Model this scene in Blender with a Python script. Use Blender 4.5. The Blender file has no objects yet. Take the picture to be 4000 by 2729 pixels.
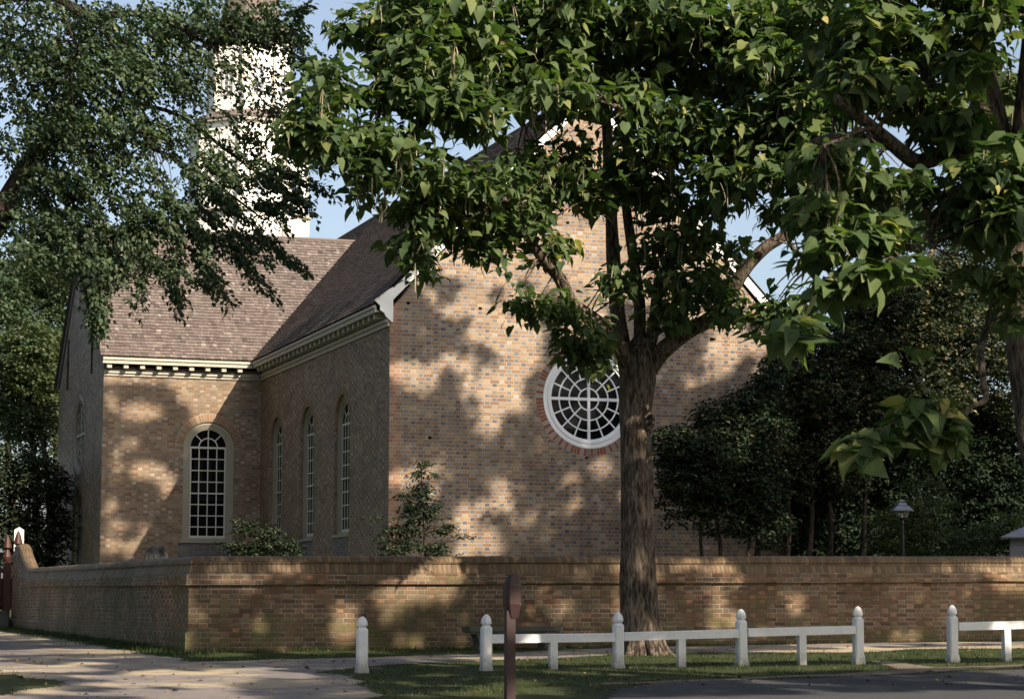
import bpy, math, random
import numpy as np
from mathutils import Vector, Matrix, noise
from mathutils.geometry import tessellate_polygon

R = math.radians
rng = np.random.default_rng(11)
random.seed(5)
S = bpy.context.scene

# ------------------------------------------------------------------ camera
YAW, PITCH, CZ = R(19.4), R(6.9), 0.67
FPX, PX0, PY0 = 5000.0, 1162.0, 775.0          # calibration found from the photograph (2324 px wide)
CAM = Vector((0, 0, CZ))
FW = Vector((math.sin(YAW)*math.cos(PITCH), math.cos(YAW)*math.cos(PITCH), math.sin(PITCH)))
RT = Vector((math.cos(YAW), -math.sin(YAW), 0))
UP = RT.cross(FW)
cd = bpy.data.cameras.new("camera")
co = bpy.data.objects.new("camera", cd)
S.collection.objects.link(co)
co.location = CAM
co.rotation_euler = Matrix((RT, UP, -FW)).transposed().to_euler()
cd.sensor_width = 36.0
cd.lens = 36.0*FPX/2324.0
cd.shift_y = -18.0/2324.0
cd.clip_end = 2000.0
cd.clip_start = 0.5
S.camera = co
cd.dof.use_dof = True; cd.dof.focus_distance = 42.0; cd.dof.aperture_fstop = 4.0

# ------------------------------------------------------------------ light
SUN_D = Vector((-0.58, 1.40, -1.0)).normalized()      # the way the light travels
SUN_EL = math.asin(-SUN_D.z)
w = bpy.data.worlds.new("World"); S.world = w; w.use_nodes = True
nt = w.node_tree
sky = nt.nodes.new('ShaderNodeTexSky')
sky.sky_type = 'NISHITA'; sky.sun_disc = False
sky.sun_elevation = SUN_EL
sky.sun_rotation = math.atan2(-SUN_D.x, -SUN_D.y)
sky.air_density = 1.0; sky.dust_density = 2.6; sky.ozone_density = 1.6
bg = nt.nodes['Background']
hs_ = nt.nodes.new('ShaderNodeHueSaturation'); hs_.inputs['Saturation'].default_value = 0.78; hs_.inputs['Value'].default_value = 1.25
nt.links.new(sky.outputs[0], hs_.inputs['Color']); nt.links.new(hs_.outputs[0], bg.inputs[0])
bg.inputs[1].default_value = 0.074
sl = bpy.data.lights.new("sun", 'SUN'); sl.energy = 5.0; sl.angle = R(0.55); sl.color = (1.0, 0.86, 0.68)
so = bpy.data.objects.new("sun", sl); S.collection.objects.link(so)
so.rotation_euler = SUN_D.to_track_quat('-Z', 'Y').to_euler()
S.view_settings.view_transform = 'Standard'; S.view_settings.look = 'None'
S.view_settings.exposure = 0.98; S.view_settings.gamma = 1.0
S.view_settings.use_curve_mapping = False

# ------------------------------------------------------------------ measuring helpers
def ray(a, b):
    return FW + RT*((a-PX0)/FPX) - UP*((b-PY0)/FPX)
def at(a, b, y=None, x=None):
    d = ray(a, b)
    t = (y-CAM.y)/d.y if y is not None else (x-CAM.x)/d.x
    return CAM + d*t
def px(p):
    q = Vector(p) - CAM
    z = q.dot(FW)
    return PX0+FPX*q.dot(RT)/z, PY0-FPX*q.dot(UP)/z
def gz(x, y):
    yy = max(y, 8.0)
    if yy < 34.04: z = 0.0075*(min(max(x, -10), 40)-6.68) - 0.022*(34.04-yy)
    else: z = 0.0075*(min(max(x, -10), 40)-6.68) + 0.0075*(min(yy, 60)-34.04)
    return z
def ground_at(a, b):
    d = ray(a, b)
    lo, hi = 5.0, 300.0
    for _ in range(50):
        m = (lo+hi)/2; p = CAM+d*m
        if p.z > gz(p.x, p.y): lo = m
        else: hi = m
    return CAM+d*lo

# ------------------------------------------------------------------ object helpers
COL = S.collection
def tag(o, label=None, cat=None, group=None, kind=None):
    if label: o['label'] = label
    if cat: o['category'] = cat
    if group: o['group'] = group
    if kind: o['kind'] = kind
    return o
def empty(name, loc, label, cat, group=None):
    o = bpy.data.objects.new(name, None); COL.objects.link(o)
    o.location = loc; o.empty_display_size = 0.2
    return tag(o, label, cat, group)
def link(name, me, mat, parent=None, smooth=False):
    o = bpy.data.objects.new(name, me); COL.objects.link(o)
    if mat is not None: me.materials.append(mat)
    if parent is not None:
        o.parent = parent
        o.matrix_parent_inverse = Matrix.Translation(-parent.location)
    if smooth: me.shade_smooth()
    return o

class MB:
    """collects faces for one mesh"""
    def __init__(s): s.v = []; s.f = []; s.t = []
    def add(s, vs, fs, tint=None):
        n = len(s.v); s.v += [tuple(p) for p in vs]; s.f += [tuple(i+n for i in f) for f in fs]
        s.t += [tint if tint is not None else 0.5]*len(vs)
    def box(s, x0, x1, y0, y1, z0, z1, tint=None, M=None):
        vs = [(x, y, z) for z in (z0, z1) for y in (y0, y1) for x in (x0, x1)]
        if M: vs = [M(*p) for p in vs]
        s.add(vs, [(0,2,3,1),(4,5,7,6),(0,1,5,4),(2,6,7,3),(0,4,6,2),(1,3,7,5)], tint)
    def prism(s, poly, holes, w0, w1, M, tint=None, caps=(True, True)):
        loops = [poly]+list(holes)
        flat = [p for l in loops for p in l]; n = len(flat)
        tris = tessellate_polygon([[Vector((p[0], p[1], 0)) for p in l] for l in loops])
        vs = [M(p[0], p[1], w0) for p in flat]+[M(p[0], p[1], w1) for p in flat]
        fs = []
        if caps[1]: fs += [tuple(i+n for i in t) for t in tris]
        if caps[0]: fs += [tuple(t)[::-1] for t in tris]
        k = 0
        for l in loops:
            m = len(l)
            for i in range(m):
                a, b = k+i, k+(i+1) % m
                fs.append((a, b, b+n, a+n))
            k += m
        s.add(vs, fs, tint)
    def tube(s, pts, rad, sides=8, cap=True, wob=0.0, seed=0):
        pts = [Vector(p) for p in pts]; n = len(pts)
        base = len(s.v); vs = []; fs = []
        up = Vector((0.31, 0.17, 0.93)).normalized()
        for i, p in enumerate(pts):
            t = (pts[min(i+1, n-1)]-pts[max(i-1, 0)]).normalized()
            a = t.cross(up)
            if a.length < 0.1: a = t.cross(Vector((1, 0, 0)))
            a.normalize(); b = t.cross(a)
            for k in range(sides):
                th = 2*math.pi*k/sides
                r = rad[i]
                if wob:
                    q = p*1.4+Vector((math.cos(th)*1.3, math.sin(th)*1.3, seed))
                    r *= 1+wob*noise.noise(q)
                vs.append(p+a*math.cos(th)*r+b*math.sin(th)*r)
        for i in range(n-1):
            for k in range(sides):
                k2 = (k+1) % sides
                fs.append((i*sides+k, i*sides+k2, (i+1)*sides+k2, (i+1)*sides+k))
        if cap:
            fs.append(tuple(range(sides))[::-1]); fs.append(tuple((n-1)*sides+k for k in range(sides)))
        s.add(vs, fs)
    def lathe(s, prof, sides=12, loc=(0, 0, 0), rot=0.0):
        vs = []; fs = []; n = len(prof)
        for r, z in prof:
            for k in range(sides):
                th = 2*math.pi*k/sides+rot
                vs.append((loc[0]+r*math.cos(th), loc[1]+r*math.sin(th), loc[2]+z))
        for i in range(n-1):
            for k in range(sides):
                k2 = (k+1) % sides
                fs.append((i*sides+k, i*sides+k2, (i+1)*sides+k2, (i+1)*sides+k))
        fs.append(tuple(range(sides))[::-1]); fs.append(tuple((n-1)*sides+k for k in range(sides)))
        s.add(vs, fs)
    def build(s, name, mat, parent=None, smooth=False, fix=True):
        me = bpy.data.meshes.new(name)
        me.from_pydata(s.v, [], s.f)
        at_ = me.attributes.new('tint', 'FLOAT', 'POINT'); at_.data.foreach_set('value', np.array(s.t, 'f'))
        if fix:
            import bmesh
            bm = bmesh.new(); bm.from_mesh(me); bmesh.ops.recalc_face_normals(bm, faces=bm.faces); bm.to_mesh(me); bm.free()
        me.update()
        return link(name, me, mat, parent, smooth)

# ------------------------------------------------------------------ material helpers
class NG:
    def __init__(s, name):
        s.m = bpy.data.materials.new(name); s.m.use_nodes = True
        s.nt = s.m.node_tree; s.n = s.nt.nodes; s.l = s.nt.links
        s.b = s.n['Principled BSDF']; s.out = s.n['Material Output']
        s.pos = s.n.new('ShaderNodeNewGeometry')
    def _in(s, sock, v):
        if isinstance(v, (int, float)): sock.default_value = v
        elif isinstance(v, (tuple, list)): sock.default_value = tuple(v)+((1,) if len(v) == 3 and len(sock.default_value) == 4 else ())
        else: s.l.new(v, sock)
    def math(s, op, a, b=None, c=None, clamp=False):
        n = s.n.new('ShaderNodeMath'); n.operation = op; n.use_clamp = clamp
        s._in(n.inputs[0], a)
        if b is not None: s._in(n.inputs[1], b)
        if c is not None: s._in(n.inputs[2], c)
        return n.outputs[0]
    def xyz(s, v):
        n = s.n.new('ShaderNodeSeparateXYZ'); s.l.new(v, n.inputs[0]); return n.outputs
    def comb(s, x, y, z):
        n = s.n.new('ShaderNodeCombineXYZ')
        for i, v in enumerate((x, y, z)): s._in(n.inputs[i], v)
        return n.outputs[0]
    def noise(s, scale, detail=4, rough=0.55, vec=None, out=0):
        n = s.n.new('ShaderNodeTexNoise'); n.inputs['Scale'].default_value = scale
        n.inputs['Detail'].default_value = detail; n.inputs['Roughness'].default_value = rough
        s.l.new(vec if vec is not None else s.pos.outputs['Position'], n.inputs['Vector'])
        return n.outputs[out]
    def vscale(s, v, sc):
        n = s.n.new('ShaderNodeVectorMath'); n.operation = 'MULTIPLY'; s.l.new(v, n.inputs[0]); n.inputs[1].default_value = sc
        return n.outputs[0]
    def white(s, vec, out='Value'):
        n = s.n.new('ShaderNodeTexWhiteNoise'); n.noise_dimensions = '3D'; s.l.new(vec, n.inputs['Vector']); return n.outputs[out]
    def ramp(s, fac, stops, interp='LINEAR'):
        n = s.n.new('ShaderNodeValToRGB'); n.color_ramp.interpolation = interp
        e = n.color_ramp.elements
        while len(e) < len(stops): e.new(0.5)
        for i, (p, c) in enumerate(stops):
            e[i].position = p; e[i].color = tuple(c)+(1,)
        s._in(n.inputs[0], fac); return n.outputs[0]
    def mix(s, f, a, b, mode='MIX'):
        n = s.n.new('ShaderNodeMix'); n.data_type = 'RGBA'; n.blend_type = mode
        s._in(n.inputs[0], f); s._in(n.inputs[6], a); s._in(n.inputs[7], b)
        return n.outputs[2]
    def step(s, v, lo, hi):
        n = s.n.new('ShaderNodeMapRange'); n.interpolation_type = 'SMOOTHSTEP'
        s._in(n.inputs[0], v); s._in(n.inputs[1], lo); s._in(n.inputs[2], hi)
        return n.outputs[0]
    def bump(s, h, strength=0.5, dist=0.01):
        n = s.n.new('ShaderNodeBump'); n.inputs['Strength'].default_value = strength; n.inputs['Distance'].default_value = dist
        s._in(n.inputs['Height'], h); s.l.new(n.outputs[0], s.b.inputs['Normal']); return n.outputs[0]
    def attr(s, name):
        n = s.n.new('ShaderNodeAttribute'); n.attribute_name = name; return n.outputs['Fac']
    def base(s, c, rough=0.8, spec=0.3):
        s._in(s.b.inputs['Base Color'], c); s._in(s.b.inputs['Roughness'], rough)
        s.b.inputs['Specular IOR Level'].default_value = spec

def m_brick(name, st, hd, mortar, P=0.335, hw=0.115, h=0.073, m=0.0095, hp=0.8, stain=(0.10, 0.075, 0.045), stainamt=0.35, quoin=None, moss=0.0, bond=0.5, bump=0.5):
    g = NG(name)
    P3 = g.xyz(g.pos.outputs['Position']); N3 = g.xyz(g.pos.outputs['True Normal'])
    isx = g.math('GREATER_THAN', g.math('ABSOLUTE', N3[0]), 0.6)
    u = g.math('ADD', g.math('MULTIPLY', P3[1], isx), g.math('MULTIPLY', P3[0], g.math('SUBTRACT', 1.0, isx)))
    v = P3[2]
    nz = g.n.new('ShaderNodeTexNoise'); nz.inputs['Scale'].default_value = 9.0; nz.inputs['Detail'].default_value = 3
    g.l.new(g.pos.outputs['Position'], nz.inputs['Vector'])
    nc = g.xyz(nz.outputs['Color'])
    u = g.math('ADD', u, g.math('MULTIPLY', g.math('SUBTRACT', nc[0], 0.5), 0.018))
    v = g.math('ADD', v, g.math('MULTIPLY', g.math('SUBTRACT', nc[1], 0.5), 0.016))
    rowf = g.math('DIVIDE', v, h); row = g.math('FLOOR', rowf)
    fv = g.math('SUBTRACT', rowf, row)
    par = g.math('MODULO', g.math('ABSOLUTE', row), 2.0)
    up = g.math('ADD', g.math('DIVIDE', u, P), g.math('MULTIPLY', par, bond))
    cell = g.math('FLOOR', up); fu = g.math('SUBTRACT', up, cell)
    hf = hw/P
    ish = g.math('LESS_THAN', fu, hf)
    # distance to joints, metres
    du1 = g.math('MULTIPLY', g.math('MINIMUM', fu, g.math('ABSOLUTE', g.math('SUBTRACT', hf, fu))), P)
    du2 = g.math('MULTIPLY', g.math('SUBTRACT', 1.0, fu), P)
    dv = g.math('MULTIPLY', g.math('MINIMUM', fv, g.math('SUBTRACT', 1.0, fv)), h)
    d = g.math('MINIMUM', g.math('MINIMUM', du1, du2), dv)
    mn = g.noise(30, 2)
    d = g.math('ADD', d, g.math('MULTIPLY', g.math('SUBTRACT', mn, 0.5), 0.004))
    brick = g.step(d, m*0.35, m*0.85)
    vec = g.comb(cell, row, g.math('ADD', ish, isx))
    r1 = g.white(vec); r2 = g.white(g.comb(row, cell, g.math('ADD', ish, 7.0)))
    sc = g.ramp(r1, st); hc = g.ramp(r2, hd)
    usehd = g.math('MULTIPLY', ish, g.math('LESS_THAN', r1, hp))
    c = g.mix(usehd, sc, hc)
    fine = g.noise(55, 3)
    c = g.mix(0.35, c, g.ramp(fine, [(0.3, (0.35, 0.35, 0.35)), (0.7, (1, 1, 1))]), 'MULTIPLY')
    if quoin:
        q = g.math('LESS_THAN', g.math('SUBTRACT', P3[0], quoin), 0.27)
        q = g.math('MULTIPLY', q, g.math('SUBTRACT', 1.0, isx))
        c = g.mix(g.math('MULTIPLY', q, 0.5), c, g.ramp(r1, [(0, (0.27, 0.105, 0.06)), (1, (0.36, 0.17, 0.09))]))
    big = g.noise(0.55, 5, 0.6)
    mort = g.mix(g.noise(3.5, 3), mortar, [x*0.55 for x in mortar])
    if moss: mort = g.mix(g.step(g.noise(0.9, 5, 0.7), 0.44, 0.56), mort, (0.15, 0.10, 0.055))
    c = g.mix(brick, mort, c)
    patch = g.noise(1.1, 4, 0.6, g.vscale(g.pos.outputs['Position'], (1.0, 1.0, 1.8)))
    c = g.mix(0.8, c, g.ramp(patch, [(0.32, (0.70, 0.68, 0.68)), (0.5, (0.97, 0.97, 0.97)), (0.68, (1.12, 1.08, 1.0))]), 'MULTIPLY')
    drip = g.noise(1.0, 4, 0.6, g.vscale(g.pos.outputs['Position'], (3.0, 3.0, 0.35)))
    c = g.mix(g.math('MULTIPLY', g.step(drip, 0.55, 0.75), 0.35), c, (0.11, 0.09, 0.07))
    c = g.mix(g.math('MULTIPLY', g.step(big, 0.42, 0.72), stainamt), c, stain)
    if moss:
        low = g.math('SUBTRACT', 1.0, g.step(P3[2], 0.0, 0.75))
        mm = g.math('MULTIPLY', g.step(g.math('ADD', g.noise(2.2, 5, 0.65), g.math('MULTIPLY', low, 0.16)), 0.5, 0.72), moss)
        c = g.mix(mm, c, (0.10, 0.095, 0.035))
    g.base(c, g.math('ADD', 0.72, g.math('MULTIPLY', usehd, -0.2)), 0.25)
    hgt = g.math('ADD', brick, g.math('MULTIPLY', g.noise(70, 4), 0.5))
    g.bump(hgt, bump, 0.008)
    return g.m

ST = [(0.0, (0.215, 0.125, 0.085)), (0.3, (0.255, 0.17, 0.11)), (0.7, (0.29, 0.205, 0.135)), (1.0, (0.35, 0.27, 0.19))]
HD = [(0.0, (0.085, 0.085, 0.10)), (0.5, (0.145, 0.14, 0.155)), (0.85, (0.19, 0.185, 0.195)), (1.0, (0.36, 0.34, 0.33))]
M_GABLE = m_brick('facade_brick', ST, HD, (0.42, 0.37, 0.30), quoin=15.24, P=0.39, hw=0.135, h=0.0915, m=0.0115)
M_WING = m_brick('wing_brick', ST, [(0, (0.14, 0.13, 0.13)), (0.5, (0.24, 0.20, 0.17)), (1, (0.42, 0.38, 0.33))], (0.33, 0.27, 0.19), P=0.37, hw=0.125, h=0.086, m=0.0095, hp=0.7)
M_WALL = m_brick('yard_wall_brick', [(0, (0.115, 0.066, 0.042)), (0.4, (0.17, 0.103, 0.062)), (0.8, (0.20, 0.136, 0.08)), (1, (0.25, 0.18, 0.11))],
                 [(0, (0.13, 0.08, 0.06)), (0.5, (0.26, 0.12, 0.07)), (1, (0.36, 0.2, 0.11))], (0.42, 0.37, 0.30), m=0.012, h=0.0745, hp=0.6,
                 stain=(0.085, 0.066, 0.036), stainamt=0.95, moss=0.7, bump=0.9)
M_COPE = m_brick('coping_brick', [(0, (0.115, 0.078, 0.046)), (0.5, (0.165, 0.115, 0.066)), (1, (0.215, 0.15, 0.088))],
                 [(0, (0.12, 0.075, 0.04)), (1, (0.24, 0.16, 0.09))], (0.13, 0.09, 0.055), P=0.156, hw=0.078, h=0.175, m=0.008,
                 stain=(0.075, 0.062, 0.035), stainamt=0.9, bond=0.25, bump=1.0)
M_DARKBRICK = m_brick('grey_brick_patch', [(0, (0.10, 0.10, 0.11)), (1, (0.2, 0.19, 0.19))], [(0, (0.10, 0.10, 0.12)), (1, (0.2, 0.2, 0.2))], (0.36, 0.31, 0.25))

def m_tint(name, stops, rough=0.8, nscale=40, bumpd=0.004, spec=0.3):
    g = NG(name)
    c = g.ramp(g.attr('tint'), stops)
    c = g.mix(0.4, c, g.ramp(g.noise(nscale, 4), [(0.3, (0.5, 0.5, 0.5)), (0.7, (1, 1, 1))]), 'MULTIPLY')
    g.base(c, rough, spec); g.bump(g.noise(nscale*2, 3), 0.4, bumpd)
    return g.m
M_SHINGLE = m_tint('wood_shingle', [(0, (0.075, 0.058, 0.052)), (0.35, (0.135, 0.108, 0.097)), (0.75, (0.185, 0.152, 0.135)), (1, (0.28, 0.24, 0.215))], 0.85)
M_VOUS2 = m_tint('gauged_arch_brick', [(0, (0.24, 0.135, 0.08)), (0.5, (0.28, 0.17, 0.10)), (0.6, (0.22, 0.16, 0.12)), (1, (0.32, 0.24, 0.16))], 0.8)
M_VOUS = m_tint('rubbed_brick', [(0, (0.21, 0.075, 0.05)), (0.5, (0.26, 0.11, 0.07)), (0.6, (0.2, 0.17, 0.17)), (1, (0.33, 0.28, 0.26))], 0.8)

def m_paint(name, col, dirt=0.25, rough=0.55, boards=0.0):
    g = NG(name)
    n1 = g.noise(3.0, 5, 0.65); n2 = g.noise(28, 4, 0.6)
    c = g.mix(g.math('MULTIPLY', g.step(n1, 0.45, 0.75), dirt), col, [x*0.55 for x in col])
    c = g.mix(g.math('MULTIPLY', g.step(n2, 0.58, 0.75), dirt), c, [x*0.6 for x in col])
    g.base(c, rough, 0.35)
    h = g.math('MULTIPLY', n2, 0.3)
    if boards:
        z = g.xyz(g.pos.outputs['Position'])[2]
        f = g.math('FRACT', g.math('DIVIDE', z, boards))
        h = g.math('ADD', h, g.math('MULTIPLY', g.math('SUBTRACT', 1.0, f), 3.0))
        c2 = g.mix(g.math('LESS_THAN', f, 0.07), c, [x*0.45 for x in col])
        g._in(g.b.inputs['Base Color'], c2)
    g.bump(h, 0.4, 0.006)
    return g.m
M_WHITE = m_paint('white_paint', (0.80, 0.79, 0.76), 0.18)
M_CREAM = m_paint('cream_trim', (0.40, 0.375, 0.31), 0.3)
M_SASH = m_paint('window_sash_paint', (0.31, 0.285, 0.22), 0.12)
M_BARS = m_paint('glazing_bar_paint', (0.56, 0.54, 0.46), 0.1)
M_ROUNDP = m_paint('round_window_paint', (0.74, 0.75, 0.77), 0.08)
M_TOWER = m_paint('clapboard_paint', (0.90, 0.87, 0.79), 0.04, 0.6, boards=0.19)
M_FENCE = m_paint('fence_paint', (0.78, 0.78, 0.77), 0.3)
def grime(m):
    g = NG('tmp'); bpy.data.materials.remove(g.m)
    g = NG.__new__(NG); g.m = m; g.nt = m.node_tree; g.n = g.nt.nodes; g.l = g.nt.links; g.b = g.n['Principled BSDF']
    g.pos = next(n for n in g.n if n.bl_idname == 'ShaderNodeNewGeometry')
    old = g.b.inputs['Base Color'].links[0].from_socket
    z = g.xyz(g.pos.outputs['Position'])[2]
    low = g.math('SUBTRACT', 1.0, g.step(g.math('ADD', z, g.math('MULTIPLY', g.math('SUBTRACT', g.noise(18, 4, 0.7), 0.5), 0.28)), -0.12, 0.12))
    c = g.mix(g.math('MULTIPLY', low, 0.75), old, (0.20, 0.17, 0.12))
    v = g.vscale(g.pos.outputs['Position'], (60, 60, 4))
    c = g.mix(g.math('MULTIPLY', g.step(g.noise(1.0, 5, 0.7, v), 0.55, 0.7), 0.3), c, (0.42, 0.40, 0.36))
    g.l.new(c, g.b.inputs['Base Color'])
grime(M_FENCE)
M_BROWN = m_paint('brown_paint', (0.036, 0.017, 0.017), 0.3)
M_GATE = m_paint('red_brown_gate_paint', (0.05, 0.018, 0.014), 0.4)
M_GREYP = m_paint('grey_painted_wood', (0.17, 0.17, 0.20), 0.3)
M_LEAD = m_paint('grey_metal_roof', (0.20, 0.215, 0.26), 0.4, 0.45)
M_IRON = m_paint('black_iron', (0.012, 0.012, 0.014), 0.2, 0.4)
M_STONE = m_paint('grey_green_stone', (0.10, 0.105, 0.085), 0.6, 0.9)
M_HEAD = m_paint('weathered_headstone', (0.04, 0.042, 0.044), 0.7, 0.9)
M_DARK = m_paint('dark_hole', (0.008, 0.007, 0.006), 0.0, 0.9)
g = NG('window_glass'); g.base((0.006, 0.007, 0.009), 0.05, 0.3); g.bump(g.noise(1.6, 2), 0.12, 0.01)
tr_ = g.n.new('ShaderNodeBsdfTransparent'); tr_.inputs[0].default_value = (.8, .84, .84, 1)
mx_ = g.n.new('ShaderNodeMixShader'); mx_.inputs[0].default_value = 0.6
g.l.new(g.b.outputs[0], mx_.inputs[2]); g.l.new(tr_.outputs[0], mx_.inputs[1]); g.l.new(mx_.outputs[0], g.out.inputs[0]); M_GLASS = g.m
g = NG('lamp_glass'); g.base((0.25, 0.25, 0.24), 0.1, 0.5); g.b.inputs['Alpha'].default_value = 0.45; M_LGLASS = g.m

def m_bark(name, c0, c1, sc=1.0):
    g = NG(name)
    v = g.vscale(g.pos.outputs['Position'], (24*sc, 24*sc, 5*sc))
    n1 = g.noise(1.0, 6, 0.65, v); n2 = g.noise(2.6*sc, 4)
    n3 = g.noise(3.2, 3, 0.6, v)
    f = g.math('ADD', g.math('MULTIPLY', n1, 0.75), g.math('MULTIPLY', n2, 0.25))
    c = g.ramp(f, [(0.40, [x*0.22 for x in c0]), (0.50, c0), (0.64, c1)])
    g.base(c, 0.95, 0.15)
    g.bump(g.math('ADD', n1, g.math('MULTIPLY', n3, 0.5)), 1.0, 0.03)
    return g.m
M_BARK = m_bark('catalpa_bark', (0.10, 0.078, 0.06), (0.24, 0.19, 0.15))
M_BARK2 = m_bark('dark_bark', (0.04, 0.031, 0.025), (0.09, 0.07, 0.055), 1.3)
M_TWIG = m_bark('twig_bark', (0.20, 0.15, 0.11), (0.32, 0.25, 0.19), 2)

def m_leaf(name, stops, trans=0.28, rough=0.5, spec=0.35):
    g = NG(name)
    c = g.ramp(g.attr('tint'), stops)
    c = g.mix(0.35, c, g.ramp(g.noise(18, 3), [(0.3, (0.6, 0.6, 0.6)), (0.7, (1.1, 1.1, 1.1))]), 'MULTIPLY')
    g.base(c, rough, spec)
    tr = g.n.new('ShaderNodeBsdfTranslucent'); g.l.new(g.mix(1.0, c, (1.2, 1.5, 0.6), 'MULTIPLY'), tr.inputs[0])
    mx = g.n.new('ShaderNodeMixShader'); mx.inputs[0].default_value = trans
    g.l.new(g.b.outputs[0], mx.inputs[1]); g.l.new(tr.outputs[0], mx.inputs[2])
    g.l.new(mx.outputs[0], g.out.inputs[0])
    return g.m
M_LCAT = m_leaf('catalpa_leaf', [(0, (0.04, 0.072, 0.034)), (0.35, (0.085, 0.13, 0.05)), (0.7, (0.15, 0.19, 0.07)), (0.9, (0.235, 0.245, 0.085)), (1, (0.36, 0.32, 0.12))], 0.36, 0.62, 0.2)
M_LELM = m_leaf('elm_leaf', [(0, (0.035, 0.062, 0.034)), (0.45, (0.065, 0.10, 0.052)), (0.8, (0.115, 0.15, 0.075)), (1, (0.21, 0.21, 0.10))], 0.25)
M_LDARK = m_leaf('dark_evergreen_leaf', [(0, (0.013, 0.025, 0.015)), (0.45, (0.026, 0.042, 0.023)), (0.75, (0.065, 0.073, 0.037)), (0.9, (0.17, 0.145, 0.075)), (1, (0.27, 0.215, 0.12))], 0.12, 0.7, 0.15)  # tan upper stops paint sunlit leaf tips into the colour
M_LBACK = m_leaf('far_tree_leaf', [(0, (0.04, 0.065, 0.035)), (0.5, (0.07, 0.10, 0.045)), (1, (0.14, 0.15, 0.07))], 0.25)
M_LCEDAR = m_leaf('cedar_leaf', [(0, (0.03, 0.05, 0.018)), (0.6, (0.06, 0.085, 0.025)), (0.97, (0.10, 0.11, 0.03)), (1, (0.20, 0.07, 0.03))], 0.15)
M_POD = m_leaf('seed_pod_skin', [(0, (0.12, 0.11, 0.06)), (1, (0.28, 0.24, 0.15))], 0.0)
M_GRASS = m_leaf('grass_blade', [(0, (0.022, 0.04, 0.013)), (0.6, (0.045, 0.07, 0.02)), (0.93, (0.10, 0.12, 0.035)), (1, (0.22, 0.19, 0.08))], 0.3)

# ================================================================== GROUND
def pip(poly, X, Y):
    ins = np.zeros(X.shape, bool); n = len(poly)
    for i in range(n):
        x1, y1 = poly[i]; x2, y2 = poly[(i+1) % n]
        c = ((y1 > Y) != (y2 > Y)) & (X < (x2-x1)*(Y-y1)/((y2-y1) or 1e-9)+x1)
        ins ^= c
    return ins
def gpoly(pts): return [(ground_at(a, b).x, ground_at(a, b).y) for a, b in pts]
PATH = gpoly([(-400, 1424), (0, 1427), (60, 1433), (180, 1455), (300, 1479), (430, 1500), (600, 1497), (850, 1492), (1100, 1482), (1300, 1474),
              (1500, 1467), (1800, 1462), (2050, 1458), (2324, 1455), (2900, 1449), (2900, 1461), (2324, 1471), (2100, 1474), (1950, 1480),
              (1700, 1480), (1500, 1480), (1300, 1491), (1100, 1497), (900, 1508), (800, 1515), (745, 1524), (790, 1536), (830, 1548), (800, 1640),
              (500, 1700), (-400, 1700)])
PATH_G = [gpoly([(-400, 1527), (60, 1532), (130, 1544), (150, 1556), (0, 1580), (-400, 1580)]), ]
DIRT = [gpoly([(1980, 1500), (2060, 1506), (2130, 1516), (2090, 1526), (1960, 1533), (1500, 1549), (1380, 1556), (1380, 1553), (1500, 1545), (1900, 1530), (2030, 1520)]),
        gpoly([(2130, 1516), (2324, 1508), (2324, 1516), (2100, 1526)])]
ROAD = gpoly([(1340, 1700), (1345, 1620), (1400, 1565), (1500, 1551), (1900, 1538), (2324, 1521), (3200, 1490), (3200, 1800), (1200, 1800)])

def m_ground(name, cols, sc, bumpd, extra=None):
    g = NG(name)
    n = g.math('ADD', g.math('MULTIPLY', g.noise(sc, 6, 0.65), 0.6), g.math('MULTIPLY', g.noise(sc*12, 4, 0.7), 0.4))
    c = g.ramp(n, cols)
    if extra: c = g.mix(g.step(g.noise(extra[1], 5, 0.7), 0.45, 0.6), c, extra[0])
    g.base(c, 0.95, 0.15); g.bump(g.noise(sc*30, 4), 0.6, bumpd)
    return g.m
M_SOIL = m_ground('short_grass_soil', [(0.35, (0.028, 0.036, 0.014)), (0.6, (0.05, 0.06, 0.022)), (0.8, (0.11, 0.10, 0.05))], 1.2, 0.02)
M_PATH = m_ground('sandy_path', [(0.3, (0.12, 0.108, 0.108)), (0.5, (0.178, 0.157, 0.155)), (0.7, (0.25, 0.222, 0.20))], 0.7, 0.008, ((0.36, 0.30, 0.205), 0.4))
M_DIRT = m_ground('dry_dirt', [(0.3, (0.10, 0.08, 0.06)), (0.7, (0.20, 0.165, 0.125))], 1.5, 0.01)
M_ROAD = m_ground('asphalt', [(0.3, (0.04, 0.042, 0.047)), (0.7, (0.08, 0.08, 0.085))], 1.5, 0.006)

def heightsheet(name, xs, ys, mat, dz, mask=None):
    X, Y = np.meshgrid(xs, ys, indexing='ij')
    nx, ny = X.shape
    Z = np.vectorize(gz)(X, Y)+dz
    V = np.stack([X, Y, Z], -1).reshape(-1, 3)
    i, j = np.meshgrid(np.arange(nx-1), np.arange(ny-1), indexing='ij')
    a = (i*ny+j).ravel()
    F = np.stack([a, a+ny, a+ny+1, a+1], -1)
    if mask is not None:
        cx = ((X[:-1, :-1]+X[1:, 1:])/2).ravel(); cy = ((Y[:-1, :-1]+Y[1:, 1:])/2).ravel()
        F = F[mask(cx, cy)]
        used = np.unique(F); re = -np.ones(len(V), int); re[used] = np.arange(len(used)); V = V[used]; F = re[F]
    me = bpy.data.meshes.new(name); me.from_pydata(V.tolist(), [], F.tolist()); me.update()
    o = link(name, me, mat, None, True); tag(o, kind='structure'); return o
xs = np.concatenate([[-600, -300, -120, -60, -30], np.arange(-10, 41, 1.0), [60, 100, 200, 400, 800]])
ys = np.concatenate([[-60, -20, 0], np.arange(8, 35, 1.0), [34.04], np.arange(36, 61, 2.0), [80, 120, 250, 500, 900]])
ys = np.unique(ys)
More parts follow.
